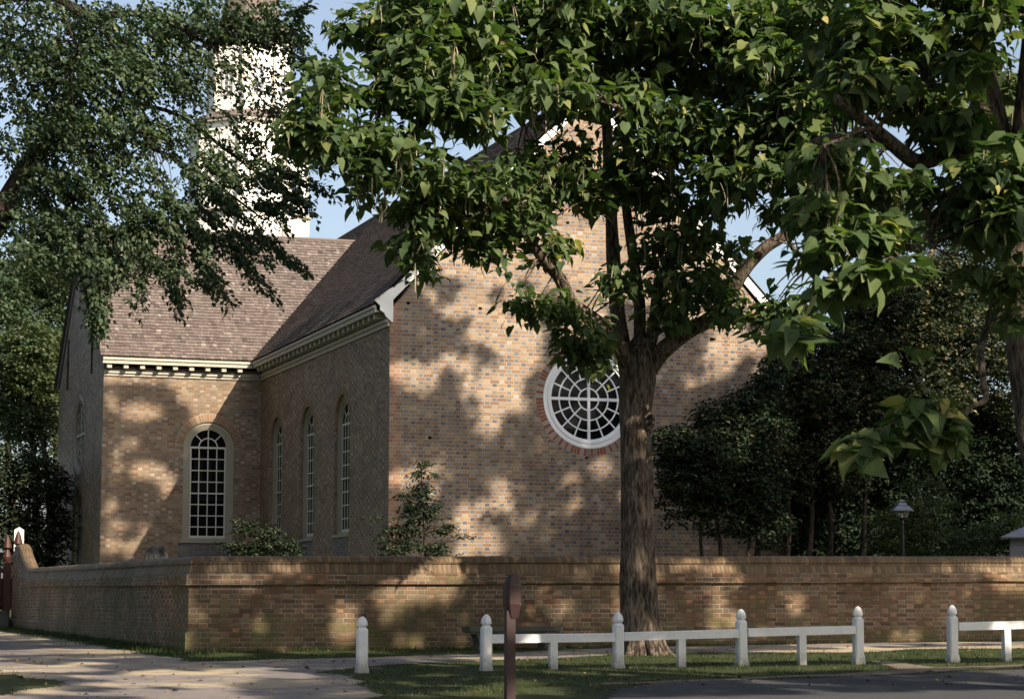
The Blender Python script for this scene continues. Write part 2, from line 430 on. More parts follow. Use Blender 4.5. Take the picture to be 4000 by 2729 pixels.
heightsheet('ground', xs, ys, M_SOIL, 0.0)
wob = lambda X, Y, s, a: a*(np.sin(X*s)+np.sin(X*s*2.3+1.3)*.5+np.sin(Y*s*1.7+X*.3)*.6)
def on_path(X, Y):
    Xw = X+wob(Y, X, 2.1, .10); Yw = Y+wob(X, Y, 1.3, .12)
    r = pip(PATH, Xw, Yw)
    for p in PATH_G: r &= ~pip(p, Xw, Yw)
    return r
def on_dirt(X, Y):
    Yw = Y+wob(X, Y, 1.9, .08); r = np.zeros(X.shape, bool)
    for p in DIRT: r |= pip(p, X, Yw)
    return r
def on_road(X, Y): return pip(ROAD, X, Y+wob(X, Y, 1.1, .03))
heightsheet('path', np.arange(-4, 32, .1), np.arange(17, 58, .1), M_PATH, 0.005, on_path)
heightsheet('dirt_verge', np.arange(7, 20, .08), np.arange(21, 30, .06), M_DIRT, 0.009, on_dirt)
heightsheet('road', np.arange(2, 40, .2), np.arange(6, 32, .1), M_ROAD, 0.014, on_road)

# ================================================================== CHURCH
GY, SX, WY, LX = 52.46, 15.24, 66.63, 10.37        # gable plane, nave side wall, wing front wall, wing end wall
GX1 = 25.90; AX = 20.57                            # right corner, axis of the nave
EZ = 8.22; RZ = 14.13; ZB = -0.3
church = empty('brick_church', (AX, GY, 0.2), 'old brick church with shingled roofs, white steeple and big round window behind the yard wall', 'church')
Mf = lambda yp: (lambda u, v, w: (u, yp-w, v))     # wall facing the viewer (-Y)
Ms = lambda xp: (lambda u, v, w: (xp-w, u, v))     # wall facing left (-X)
def circle(cx, cz, r, n=48, a0=0.0): return [(cx+r*math.cos(a0+2*math.pi*i/n), cz+r*math.sin(a0+2*math.pi*i/n)) for i in range(n)]
def arch(cx, hw, z0, ztop, n=18):
    zs = ztop-hw
    return [(cx-hw, z0), (cx+hw, z0)]+[(cx+hw*math.cos(math.pi*i/n), zs+hw*math.sin(math.pi*i/n)) for i in range(n+1)]
def wall(name, M, poly, holes, mat, putlogs=(), depth=0.35):
    mb = MB()
    hs = [h for h in holes]
    for (a, b) in putlogs: hs.append([(a-.045, b-.035), (a+.045, b-.035), (a+.045, b+.035), (a-.045, b+.035)])
    mb.prism(poly, hs, -depth, 0.0, M)
    o = mb.build(name, mat, church)
    return o
# openings
ROUND_C = (20.59, 6.0)
WW = (13.625, 0.785, 2.72, 6.34)
SWs = [(56.97, .785, 2.62, 6.36), (60.77, .785, 2.62, 6.36), (64.56, .785, 2.62, 6.36)]
OV = (71.40, 6.22, 1.28)
gable = [(SX, ZB), (GX1, ZB), (GX1, EZ-.15), (AX, RZ-.12), (SX, EZ-.15)]
wall('front_gable_wall', Mf(GY), gable, [circle(*ROUND_C, 1.27)], M_GABLE,
     [(15.72, 8.26), (17.62, 8.21), (20.0, 10.55), (19.3, 8.2), (21.9, 8.25), (24.3, 8.3), (20.5, 4.5), (16.3, 4.9), (23.6, 4.9)])
side_z = [(53.2, 6.9), (54.7, 6.35), (55.6, 6.0), (54.9, 4.6), (55.3, 7.3), (58.9, 6.7), (62.5, 6.9), (65.9, 7.0), (59.0, 5.2), (53.4, 3.2)]
wall('nave_side_wall', Ms(SX), [(GY+.36, ZB), (86.0, ZB), (86.0, 7.95), (GY+.36, 7.95)], [arch(*s) for s in SWs], M_WING, side_z)
wall('nave_far_wall', Ms(GX1), [(GY+.36, ZB), (86.0, ZB), (86.0, 7.95), (GY+.36, 7.95)], [], M_WING)
wall('nave_back_wall', Mf(86.0), [(SX, ZB), (GX1, ZB), (GX1, EZ-.15), (AX, RZ-.12), (SX, EZ-.15)], [], M_WING)
wall('wing_front_wall', Mf(WY), [(LX, ZB), (SX-.002, ZB), (SX-.002, 7.95), (LX, 7.95)], [arch(*WW)], M_WING)
WFY = 76.35; WRY = 71.45; WRZ = 13.0
wall('wing_end_wall', Ms(LX), [(WY+.36, ZB), (WFY, ZB), (WFY, 8.05), (WRY, WRZ-.12), (WY+.0, 8.05), (WY+.0, 7.96), (WY+.36, 7.96)],
     [circle(OV[0], OV[1], OV[2]), arch(71.35, 1.05, ZB+.6, 4.46)], M_WING, [(69.3, 8.6), (73.0, 9.4)])
wall('wing_back_wall', Mf(WFY), [(LX+.36, ZB), (SX, ZB), (SX, 7.95), (LX+.36, 7.95)], [], M_WING)
mbp = MB(); mbp.box(12.72, 14.5, WY-.004, WY+.02, 1.9, 2.655); mbp.build('grey_brick_apron', M_DARKBRICK, church)
for s in SWs:
    mbp = MB(); mbp.box(SX-.004, SX+.02, s[0]-.75, s[0]+.8, 1.7, 2.56); mbp.build('grey_brick_apron', M_DARKBRICK, church)
# dark inside, so openings look into a room and not at the sky
mb = MB(); mb.box(SX+.5, GX1-.5, GY+.9, 85.5, ZB, 7.6); mb.box(LX+.5, SX+.4, WY+.8, WFY-.5, ZB, 7.6)
mb.build('dark_interior', M_DARK, church)

# ---- roofs : every shingle a small wedge
def shingles(name, o, du, dv, nrm, length, slope, u_range=None, wdt=0.135, exp_=0.165, tri=True):
    """o eave corner, du along the eave, dv up the slope; u_range(t)->(u0,u1) in metres for course at slope distance t"""
    o = np.array(o, float); du = np.array(du, float); dv = np.array(dv, float); nrm = np.array(nrm, float)
    vs = []; fs = []; ts = []
    nr = int(slope/exp_)+1
    for r in range(nr):
        t0 = r*exp_
        u0, u1 = u_range(t0) if u_range else (0, length)
        if u1 <= u0: continue
        u = u0
        rowt = rng.normal(0, .05)
        off = rng.normal(0, .004)
        while u < u1:
            wd = wdt*rng.uniform(.6, 1.35); ue = min(u+wd, u1)
            th = .026+rng.uniform(0, .014); jb = rng.normal(0, .006)+off
            a = o+du*(u+.003)+dv*(t0+jb); b = o+du*(ue-.003)+dv*(t0+jb)
            top = dv*(exp_+.02)
            n = len(vs)
            vs += [a, b, b+nrm*th, a+nrm*th, b+top+nrm*.002, a+top+nrm*.002]
            fs += [(n, n+1, n+2, n+3), (n+3, n+2, n+4, n+5)]
            tt = min(1, max(0, .5+rowt+rng.normal(0, .2))); ts += [tt]*6
            u = ue
    me = bpy.data.meshes.new(name); me.from_pydata([tuple(v) for v in vs], [], fs)
    at_ = me.attributes.new('tint', 'FLOAT', 'POINT'); at_.data.foreach_set('value', np.array(ts, 'f'))
    return link(name, me, M_SHINGLE, church)
def unit(v): v = np.array(v, float); return v/np.linalg.norm(v)
# nave slopes
EX = 14.84
sl_n = math.hypot(AX-EX, RZ-EZ); dvn = unit((AX-EX, 0, RZ-EZ)); nn = unit((-(RZ-EZ), 0, AX-EX))
mb = MB()
mb.add([(EX+.06, GY-.06, EZ-.02), (EX+.06, 86.2, EZ-.02), (AX, 86.2, RZ-.09), (AX, GY-.06, RZ-.09)], [(0, 1, 2, 3)], .3)
ex2 = 2*AX-EX
mb.add([(ex2, GY-.06, EZ), (ex2, 86.2, EZ), (AX, 86.2, RZ), (AX, GY-.06, RZ)], [(0, 3, 2, 1)], .3)
mb.box(ex2-.02, ex2+.0, GY-.06, 86.2, EZ-.2, EZ, .3)
mb.build('roof_deck', M_SHINGLE, church, fix=False)
shingles('nave_roof', (EX, 86.2, EZ), (0, -1, 0), dvn, nn, 86.2-GY+.08, sl_n)
mbr = MB(); mbr.tube([(AX, GY-.1, RZ-.0), (AX, 86.2, RZ-.0)], [.07, .07], 6); mbr.build('nave_ridge_cap', M_SHINGLE, church)
# wing slopes
WEY = WY-.42
sl_w = math.hypot(WRY-WEY, WRZ-EZ); dvw = unit((0, WRY-WEY, WRZ-EZ)); nw = unit((0, -(WRZ-EZ), WRY-WEY))
def wr(t):
    z = EZ+t*dvw[2]
    return (0, min(20.3, (AX-(RZ-z)/((RZ-EZ)/(AX-EX))))-10.2+.35)
mb = MB(); mb.add([(10.22, WEY+.05, EZ-.03), (19.8, WEY+.05, EZ-.03), (19.8, WRY, WRZ-.06), (10.22, WRY, WRZ-.06), (10.22, 2*WRY-WEY, EZ-.03), (19.8, 2*WRY-WEY, EZ-.03)], [(0, 1, 2, 3), (3, 2, 5, 4)], .3)
mb.build('wing_roof_deck', M_SHINGLE, church, fix=False)
shingles('wing_roof', (10.2, WEY, EZ), (1, 0, 0), dvw, nw, 10, sl_w, wr)
mbr = MB(); mbr.tube([(10.2, WRY, WRZ+.0), (19.6, WRY, WRZ+.0)], [.08, .08], 6); mbr.build('wing_ridge_cap', M_SHINGLE, church)

# ---- cornices
mb = MB()
mb.box(EX+.03, EX+.07, GY+.06, WEY+.3, 8.0, EZ-.035); mb.box(EX+.07, SX, GY+.06, WEY+.5, 8.02, 8.05)
mb.box(EX-.01, EX+.03, GY+.06, WEY+.3, 8.11, EZ-.045)
mb.box(SX-.10, SX-.003, GY+.01, WY-.003, 7.76, 7.84); mb.box(SX-.05, SX-.003, GY+.01, WY-.05, 7.66, 7.76)
mb.build('nave_cornice', M_CREAM, church)
y = GY+.35
while y < WEY-.1:
    m = MB(); m.box(EX+.10, SX-.01, y, y+.12, 7.87, 8.018); m.build('modillion', M_CREAM, church); y += .50
mb = MB()
mb.box(10.28, EX+.02, WEY+.03, WEY+.07, 8.0, EZ-.035); mb.box(10.28, EX+.1, WEY+.07, WY, 8.02, 8.05)
mb.box(10.28, EX+.0, WEY-.01, WEY+.03, 8.11, EZ-.045)
mb.box(LX+.003, SX-.11, WY-.10, WY-.003, 7.74, 7.84); mb.box(LX+.003, SX-.06, WY-.05, WY-.003, 7.66, 7.74)
mb.build('wing_cornice', M_CREAM, church)
x = 10.42
while x < EX-.05:
    m = MB(); m.box(x, x+.14, WEY+.10, WY-.01, 7.87, 8.018); m.build('modillion', M_CREAM, church); x += .50
# rake boards and shaped cornice ends
def strip(M, p, q, wid, w0, w1, mb):
    d = Vector((q[0]-p[0], q[1]-p[1])).normalized(); n = Vector((d.y, -d.x))
    if n.y > 0: n = -n
    mb.prism([tuple(p), tuple(q), (q[0]+n.x*wid, q[1]+n.y*wid), (p[0]+n.x*wid, p[1]+n.y*wid)], [], w0, w1, M)
mb = MB()
strip(Mf(GY), (EX+.08, EZ-.02), (AX, RZ-.055), .20, .003, .05, mb)
strip(Mf(GY), (2*AX-EX-.08, EZ-.02), (AX, RZ-.058), .20, .003, .05, mb)
mb.build('rake_board', M_WHITE, church)
mb = MB()
pr = [at(a, b, y=GY) for a, b in [(849, 682), (861, 693), (862, 704), (871, 711), (874, 718), (887, 731), (891, 731), (891, 652), (880, 658)]]
mb.prism([(p.x, p.z) for p in pr], [], .006, .06, Mf(GY))
mb.build('cornice_end_board', M_WHITE, church); mb = MB()
mb.prism([(2*AX-p.x, p.z) for p in pr][::-1], [], .006, .06, Mf(GY))
mb.build('cornice_end_board', M_WHITE, church)
mb = MB()
strip(Ms(LX), (WEY+.08, EZ-.02), (WRY, WRZ-.05), .17, .003, .05, mb)
strip(Ms(LX), (2*WRY-WEY-.08, EZ-.02), (WRY, WRZ-.053), .17, .003, .05, mb)
mb.build('wing_rake_board', M_GREYP, church)
for yy, zc, hh in ((69.0, 8.75, .8), (74.2, 8.75, .85)):
    m = MB(); m.box(LX-.05, LX-.003, yy-.03, yy+.03, zc-hh, zc+hh); m.box(LX-.07, LX-.003, yy-.1, yy+.1, zc-.07, zc+.07)
    m.build('iron_wall_anchor', M_IRON, church)

# ---- windows
def ringseg(mb, M, cx, cz, r0, r1, w0, w1, a0=0.0, a1=2*math.pi, n=40, tint=None):
    full = abs(a1-a0-2*math.pi) < 1e-6
    o = [(cx+r1*math.cos(a0+(a1-a0)*i/n), cz+r1*math.sin(a0+(a1-a0)*i/n)) for i in range(n+(0 if full else 1))]
    q = [(cx+r0*math.cos(a0+(a1-a0)*i/n), cz+r0*math.sin(a0+(a1-a0)*i/n)) for i in range(n+(0 if full else 1))]
    if full: mb.prism(o, [q], w0, w1, M, tint)
    else: mb.prism(o+q[::-1], [], w0, w1, M, tint)
def bar(mb, M, p, q, wd, w0, w1):
    d = Vector((q[0]-p[0], q[1]-p[1])).normalized(); n = Vector((-d.y, d.x))*wd/2
    mb.prism([(p[0]-n.x, p[1]-n.y), (q[0]-n.x, q[1]-n.y), (q[0]+n.x, q[1]+n.y), (p[0]+n.x, p[1]+n.y)], [], w0, w1, M)
def voussoirs(M, cx, cz, r0, r1, a0, a1, n, name='rubbed_brick_arch', par=None):
    mb = MB()
    for i in range(n):
        s0 = a0+(a1-a0)*i/n; s1 = a0+(a1-a0)*(i+1)/n; g_ = (s1-s0)*.07
        ringseg(mb, M, cx, cz, r0, r1, -.01, .005+rng.uniform(0, .003), s0+g_, s1-g_, 2, float(rng.uniform(0, .42) if i % 2 == 0 or rng.random() < .25 else rng.uniform(.6, .95)))
    mb.build(name, M_VOUS if 'round' in name else M_VOUS2, par or church)
    mb = MB(); ringseg(mb, M, cx, cz, r0-.004, r1+.012, -.01, .0025, a0, a1, 48, .95); mb.build('mortar_bed', M_MORT, par or church)
g = NG('lime_mortar'); g.base(g.ramp(g.noise(20, 4), [(0.3, (0.30, 0.25, 0.19)), (0.7, (0.46, 0.40, 0.31))]), .95, .1); M_MORT = g.m

def arched_window(M, cx, hw, z0, ztop, inset):
    i0 = -inset
    fr = MB()
    fr.prism(arch(cx, hw, z0, ztop), [arch(cx, hw-.10, z0+.07, ztop-.10)], i0-.12, i0, M)
    fr.prism(arch(cx, hw-.10, z0+.07, ztop-.10), [arch(cx, hw-.17, z0+.075, ztop-.17)], i0-.12, i0-.03, M)
    fr.prism(arch(cx, hw-.17, z0+.075, ztop-.17), [arch(cx, hw-.235, z0+.08, ztop-.235)], i0-.12, i0-.055, M)
    fr.prism([(cx-hw-.06, z0-.07), (cx+hw+.06, z0-.07), (cx+hw+.06, z0), (cx-hw-.06, z0)], [], i0-.1, i0+inset+.05, M)
    f = fr.build('window_frame', M_SASH, church)
    gh = hw-.235; zt = ztop-.235; zs = zt-gh; zb = z0+.08
    sa = MB()
    w0, w1 = i0-.10, i0-.07
    zmid = zb+(zs-zb)*.493
    bar(sa, M, (cx-gh, zs+.0), (cx+gh, zs+.0), .06, w0, w1+.01)
    bar(sa, M, (cx-gh, zb+.03), (cx+gh, zb+.03), .08, w0, w1)
    bar(sa, M, (cx-gh, zmid), (cx+gh, zmid), .045, w0, w1+.03)
    for sx_ in (-1, 1): bar(sa, M, (cx+sx_*(gh-.015), zb), (cx+sx_*(gh-.015), zs), .045, w0-.002, w1-.002)
    for k in (1, 2, 3):
        bar(sa, M, (cx-gh+2*gh*k/4, zb), (cx-gh+2*gh*k/4, zs), .032, w0+.003, w1-.006)
        bar(sa, M, (cx-gh, zb+(zmid-zb)*k/4), (cx+gh, zb+(zmid-zb)*k/4), .032, w0+.005, w1-.003)
        bar(sa, M, (cx-gh, zmid+(zs-zmid)*k/4), (cx+gh, zmid+(zs-zmid)*k/4), .032, w0+.005, w1-.003)
    ringseg(sa, M, cx, zs, gh*.50, gh*.50+.034, w0+.006, w1, 0, math.pi, 14)
    bar(sa, M, (cx, zs), (cx, zs+gh), .032, w0+.004, w1-.004)
    for a in (45, 135):
        bar(sa, M, (cx+gh*.5*math.cos(R(a)), zs+gh*.5*math.sin(R(a))), (cx+gh*math.cos(R(a)), zs+gh*math.sin(R(a))), .03, w0+.004, w1-.004)
    sa.build('sash', M_BARS, f)
    gl = MB(); gl.prism(arch(cx, gh+.01, zb, zt+.01), [], w0+.008, w0+.014, M)
    gl.build('glass', M_GLASS, f)
    return f
fw_ = arched_window(Mf(WY), *WW, 0.05)
M_BLIND = m_paint('pale_curtain', (0.5, 0.5, 0.46), .3)
mb = MB(); mb.box(13.06, 14.19, WY+.36, WY+.38, 4.22, 4.50); mb.box(13.06, 14.19, WY+.40, WY+.41, 3.95, 4.10); mb.build('window_blind', M_BLIND, fw_)
for k_ in range(7):
    if k_ in (3,): continue
    mb = MB(); mb.box(13.10+k_*.155, 13.10+k_*.155+.05+.03*(k_ % 3), WY+.37, WY+.39, 4.50, 5.32); mb.build('curtain_fold', M_BLIND, fw_)
for s in SWs: arched_window(Ms(SX), *s, 0.09)
voussoirs(Mf(WY), WW[0], WW[3]-WW[1], WW[1]+.005, WW[1]+.24, 0, math.pi, 34)
for s in SWs: voussoirs(Ms(SX), s[0], s[3]-s[1], s[1]+.005, s[1]+.22, 0, math.pi, 34)

def round_window(M, cx, cz, r, mat, spokes=True):
    f = MB()
    for a, b, d in ((r, r-.06, .0), (r-.06, r-.12, -.025), (r-.12, r-.17, -.005), (r-.17, r-.235, -.05)):
        ringseg(f, M, cx, cz, b, a, -.14, d, n=64)
    f = f.build('round_window_frame', mat, church)
    gr = r-.235; s = MB(); w0, w1 = -.11, -.075
    for q in (.27, .52, .785): ringseg(s, M, cx, cz, gr*q-.017, gr*q+.017, w0, w1, n=48)
    bar(s, M, (cx-gr, cz), (cx+gr, cz), .075, w0-.004, w1+.012); bar(s, M, (cx, cz-gr), (cx, cz-.04), .075, w0-.003, w1+.011); bar(s, M, (cx, cz+.04), (cx, cz+gr), .075, w0-.003, w1+.011)
    for k in range(16):
        if k % 4 == 0: continue
        a = k*math.pi/8; i = .27 if k % 2 == 0 else .52
        bar(s, M, (cx+gr*i*math.cos(a), cz+gr*i*math.sin(a)), (cx+gr*math.cos(a), cz+gr*math.sin(a)), .036, w0+.003, w1-.004)
    s.build('muntins', mat, f)
    gl = MB(); gl.prism(circle(cx, cz, gr+.01), [], w0+.008, w0+.014, M); gl.build('glass', M_GLASS, f)
round_window(Mf(GY), *ROUND_C, 1.27, M_ROUNDP)
voussoirs(Mf(GY), *ROUND_C, 1.275, 1.47, 0, 2*math.pi, 96, 'round_brick_surround')
round_window(Ms(LX), OV[0], OV[1], OV[2], M_SASH)
voussoirs(Ms(LX), OV[0], OV[1], 1.285, 1.47, 0, 2*math.pi, 90, 'round_brick_surround')
# arched doorway in the wing end
M = Ms(LX); f = MB()
f.prism(arch(71.35, 1.05, .3, 4.46), [arch(71.35, .90, .3, 4.31)], -.2, -.05, M)
f.prism([(70.4, 3.28), (72.3, 3.28), (72.3, 3.38), (70.4, 3.38)], [], -.2, -.07, M)
f = f.build('door_frame', M_SASH, church)
d = MB(); d.prism(arch(71.35, .9, .3, 4.31), [], -.19, -.16, M); d.build('arched_door', m_paint('olive_door_paint', (0.10, 0.095, 0.06), .2), church)
voussoirs(M, 71.35, 4.46-1.05, 1.055, 1.28, 0, math.pi, 40)

# ---- steeple : octagon with stages
TX, TY = AX, 90.6+2.42
st = MB()
TW = 4.84
def tz(b): return at(590, b, y=90.6).z
zl, zsk0, zsk1, zt2 = tz(478), tz(267), tz(240), tz(66)
def octa(mb, W, z0, z1, W2=None, tint=.5):
    r = W/2/math.cos(math.pi/8); r2 = (W2 or W)/2/math.cos(math.pi/8)
    mb.lathe([(r, z0), (r2, z1)], 8, (TX, TY, 0), math.pi/8)
octa(st, TW, 12.0, zl)
octa(st, TW-.12, zl+.11, zsk0)
octa(st, 3.35, zsk1-.3, zt2)
steeple = st.build('steeple', M_TOWER, church)
st = MB(); octa(st, TW+.32, zl, zl+.1); octa(st, TW+.2, zsk0-.12, zsk0+.02); octa(st, 3.7, zt2-.12, zt2); octa(st, 3.5, zt2-.3, zt2-.121)
# corner boards
for (W, z0, z1) in ((TW, 12.0, zl), (TW-.12, zl+.1, zsk0-.12), (3.35, zsk1, zt2-.3)):
    r = W/2/math.cos(math.pi/8)+.015
    for k in range(8):
        a = math.pi/8+k*math.pi/4
        st.tube([(TX+r*math.cos(a), TY+r*math.sin(a), z0), (TX+r*math.cos(a), TY+r*math.sin(a), z1)], [.07, .07], 6)
st.build('steeple_cornice', M_CREAM, steeple)
st = MB(); octa(st, TW+.3, zsk0+.02, zsk1, 3.4, .4); st.build('steeple_skirt_roof', M_SHINGLE, steeple); st = MB(); octa(st, 3.9, zt2, zt2+1.0, 2.4, .4); octa(st, 2.4, zt2+1.0, zt2+9, .15, .4)
st.build('spire', M_SHINGLE, steeple)
def tower_window(M, u, z0, z1, hw):
    m = MB(); m.prism([(u-hw, z0), (u+hw, z0), (u+hw, z1), (u-hw, z1)], [[(u-hw+.08, z0+.08), (u+hw-.08, z0+.08), (u+hw-.08, z1-.08), (u-hw+.08, z1-.08)]], -.02, .05, M)
    for k in (1, 2, 3): bar(m, M, (u-hw+.08, z0+.08+(z1-z0-.16)*k/4), (u+hw-.08, z0+.08+(z1-z0-.16)*k/4), .04, .012, .03)
    bar(m, M, (u, z0+.08), (u, z1-.08), .04, .013, .032)
    f = m.build('steeple_window', M_TOWER2, steeple)
    m = MB(); m.prism([(u-hw+.07, z0+.07), (u+hw-.07, z0+.07), (u+hw-.07, z1-.07), (u-hw+.07, z1-.07)], [], .004, .012, M); m.build('pane', M_TPANE, f)
M_TOWER2 = m_paint('steeple_trim', (0.82, 0.78, 0.68), .05)
g = NG('steeple_pane'); g.base((0.25, 0.27, 0.33), 0.15, .6); M_TPANE = g.m
def Mang(a, W):
    nx, ny = math.cos(a), math.sin(a); tx, ty = -ny, nx
    return lambda u, v, w: (TX+nx*(W/2+w)+tx*u, TY+ny*(W/2+w)+ty*u, v)
for a in (-90, -45, -135):
    tower_window(Mang(R(a), TW-.12), 0, tz(452), tz(385), .36)
    tower_window(Mang(R(a), 3.35), 0, tz(205), tz(135), .3)
mb = MB(); mb.box(TX-3.2, TX+3.2, TY-3.2, TY+3.2, 0, 12.4); mb.build('tower_base', M_WING, church)

# ================================================================== CHURCHYARD WALL
wallo = empty('churchyard_wall', (6.68, 34.04, 0), 'low brown brick wall with rounded coping around the churchyard in front of the church', 'brick wall')
XE = 46.0
rise = lambda x: .0078*(x-6.68)
PROF = [(-.02, 1.19), (.0, 1.23), (.05, 1.345), (.052, 1.355), (.03, 1.362), (.034, 1.40), (.07, 1.45), (.12, 1.472), (.19, 1.480)]   # inward offset from outer face, height
PROF = PROF+[(.38-a+.0, b) for a, b in PROF[::-1]]
def front_pt(x, a, z): return (x, 34.04+a, z+rise(x))
# body front
mb = MB()
def seg_grid(path, prof):
    """sweep: path gives functions"""
    vs = []; fs = []; n = len(prof)
    for i, fn in enumerate(path):
        for a, z in prof: vs.append(fn(a, z))
    for i in range(len(path)-1):
        for k in range(n-1):
            fs.append((i*n+k, i*n+k+1, (i+1)*n+k+1, (i+1)*n+k))
    return vs, fs
def top_z(y):      # height gain of the coping towards the gate: the ramp up at the end
    t = max(0, (y-53.9)/2.2)
    return .0035*(y-34.04)+.62*(min(1, t)**1.6)
path = []
for y in list(np.linspace(57.0, 53.5, 22))+list(np.linspace(53.2, 36, 40)):
    yj = y
    path.append((lambda y: (lambda a, z: (6.68+a, y, z+(top_z(y) if z > .6 else 0)+(.0045*(y-34.04)) )))(yj))
path.append(lambda a, z: (6.68+a, 34.04+a, z))
for x in np.linspace(7.6, XE, 60):
    path.append((lambda x: (lambda a, z: front_pt(x, a, z)))(x))
nzj = lambda p, s: noise.noise(Vector(p)*s)
def jit(vs, amp):
    return [(v[0]+amp*nzj(v, 1.7), v[1]+amp*nzj((v[1], v[2], v[0]), 1.7), v[2]+amp*nzj((v[2]+3, v[0], v[1]), 1.3)) for v in vs]
body = [(.0, .31), (.0, 1.03), (.38, 1.03), (.38, .0)]
vs, fs = seg_grid(path, [(-.05, -.4), (-.05, .29), (.0, .325), (.0, 1.03)]); mb.add(jit(vs, .012), fs)
vs, fs = seg_grid(path, [(.0, 1.03), (-.05, 1.022), (-.058, 1.032), (-.058, 1.102), (-.04, 1.108), (-.04, 1.18), (-.02, 1.192)]); mb.add(jit(vs, .012), fs)
vs, fs = seg_grid(path, [(.38, 1.19), (.38, -.4)]); mb.add(jit(vs, .012), fs)
mb.build('wall_body', M_WALL, wallo, fix=False)
mb = MB(); vs, fs = seg_grid(path, PROF); mb.add(jit(vs, .016), fs)
vs = jit([path[0](a, z) for a, z in PROF], .016); mb.add(vs, [tuple(range(len(vs)))])
vs = [path[0](a, z) for a, z in [(-.05, -.4), (-.05, .3), (0, .32), (0, 1.03), (.38, 1.03), (.38, -.4)]]; mb.add(vs, [tuple(range(len(vs)))])
mb.build('wall_coping', M_COPE, wallo, fix=False)

# ================================================================== STREET THINGS
def post_shape(mb, x, y, zb, h, w=.13):
    # chamfered square shaft, neck and acorn head
    hs = h*.815
    def sq(hw, ch, z):
        return [(x+sx*(hw-(ch if k else 0)), y+sy*(hw-(0 if k else ch)), z) for (sx, sy, k) in
                ((1, -1, 1), (1, -1, 0), (1, 1, 0), (1, 1, 1), (-1, 1, 1), (-1, 1, 0), (-1, -1, 0), (-1, -1, 1))]
    rings = [sq(w*.60, .006, zb-.25), sq(w*.60, .006, zb+.03), sq(w*.5, .02, zb+.13), sq(w*.5, .02, zb+hs-.035), sq(w*.36, .035, zb+hs)]
    r0 = w*.5
    for r, t in ((.34, .0), (.36, .018), (.49, .022), (.51, .055), (.47, .10), (.40, .13), (.26, .165), (.12, .185), (.0, .19)):
        rr = w*r
        z = zb+hs+t*(h-hs)/.19
        order = [-67.5, -22.5, 22.5, 67.5, 112.5, 157.5, 202.5, 247.5]
        rings.append([(x+rr*1.04*math.cos(R(a)), y+rr*1.04*math.sin(R(a)), z) for a in order])
    vs = [p for r_ in rings for p in r_]; fs = []
    for i in range(len(rings)-1):
        for k in range(8):
            fs.append((i*8+k, i*8+(k+1) % 8, (i+1)*8+(k+1) % 8, (i+1)*8+k))
    mb.add(vs, fs)
PY = 27.3
def fence_post_at(pxx, b, t, name, parent):
    p = at(pxx, b, y=PY); q = at(pxx, t, y=PY)
    mb = MB(); post_shape(mb, 0, 0, 0, q.z-p.z, .132)
    vs = []
    tx, ty = random.uniform(-.012, .012), random.uniform(-.01, .01)
    mb.v = [(v[0]+p.x+tx*v[2], v[1]+PY+ty*v[2], v[2]+p.z) for v in mb.v]
    return mb.build(name, M_FENCE, parent), p, q
b0 = at(820, 1530, y=PY)
boll, _, _ = fence_post_at(821, 1530, 1398, 'white_bollard', None)
tag(boll, 'white wooden post with acorn top standing alone left of the low rail fence', 'bollard')
def railf(label, tall, short, rails, grp='low white rail fences along the road'):
    p0 = at(tall[0][0], tall[0][1], y=PY)
    f = empty('rail_fence', (p0.x, PY, p0.z), label, 'fence', grp)
    for a, b, t in tall: fence_post_at(a, b, t, 'post', f)
    for a, b, t in short:
        p = at(a, b, y=PY); q = at(a, t, y=PY); mb = MB()
        mb.box(p.x-.052, p.x+.052, PY-.045, PY+.045, p.z-.2, q.z, .5); mb.build('short_post', M_FENCE, f)
    for (a0, t0, a1, t1) in rails:
        p = at(a0, t0, y=PY); q = at(a1, t1, y=PY); mb = MB(); hh = .112
        n = 10; vs = []; fs = []
        for i in range(n+1):
            s_ = i/n; x = p.x+(q.x-p.x)*s_; z = p.z+(q.z-p.z)*s_
            vs += [(x, PY-.05, z-hh), (x, PY-.05, z-.012), (x, PY-.03, z), (x, PY+.03, z), (x, PY+.05, z-.012), (x, PY+.05, z-hh)]
        for i in range(n):
            for k in range(6): fs.append((i*6+k, i*6+(k+1) % 6, i*6+6+(k+1) % 6, i*6+6+k))
        fs += [tuple(range(6)), tuple(range(n*6, n*6+6))]
        mb.add(vs, fs); mb.build('rail', M_FENCE, f)
    return f
railf('long low white rail fence with four acorn topped posts below the big tree', [(1103, 1530, 1393), (1403, 1523, 1388), (1684, 1513, 1381), (1948, 1505, 1375)],
      [(1255, 1526, 1457), (1546, 1519, 1446), (1820, 1507, 1436)], [(1114, 1439, 1392, 1436), (1414, 1434, 1674, 1427), (1695, 1425, 1938, 1419)])
p2 = at(2162, 1502, y=PY)
railf('low white rail fence starting with an acorn topped post at the right edge', [(2162, 1502, 1372), (2440, 1494, 1366)],
      [(2285, 1497, 1426), (2560, 1489, 1418)], [(2173, 1412, 2430, 1405), (2450, 1404, 2700, 1398)])

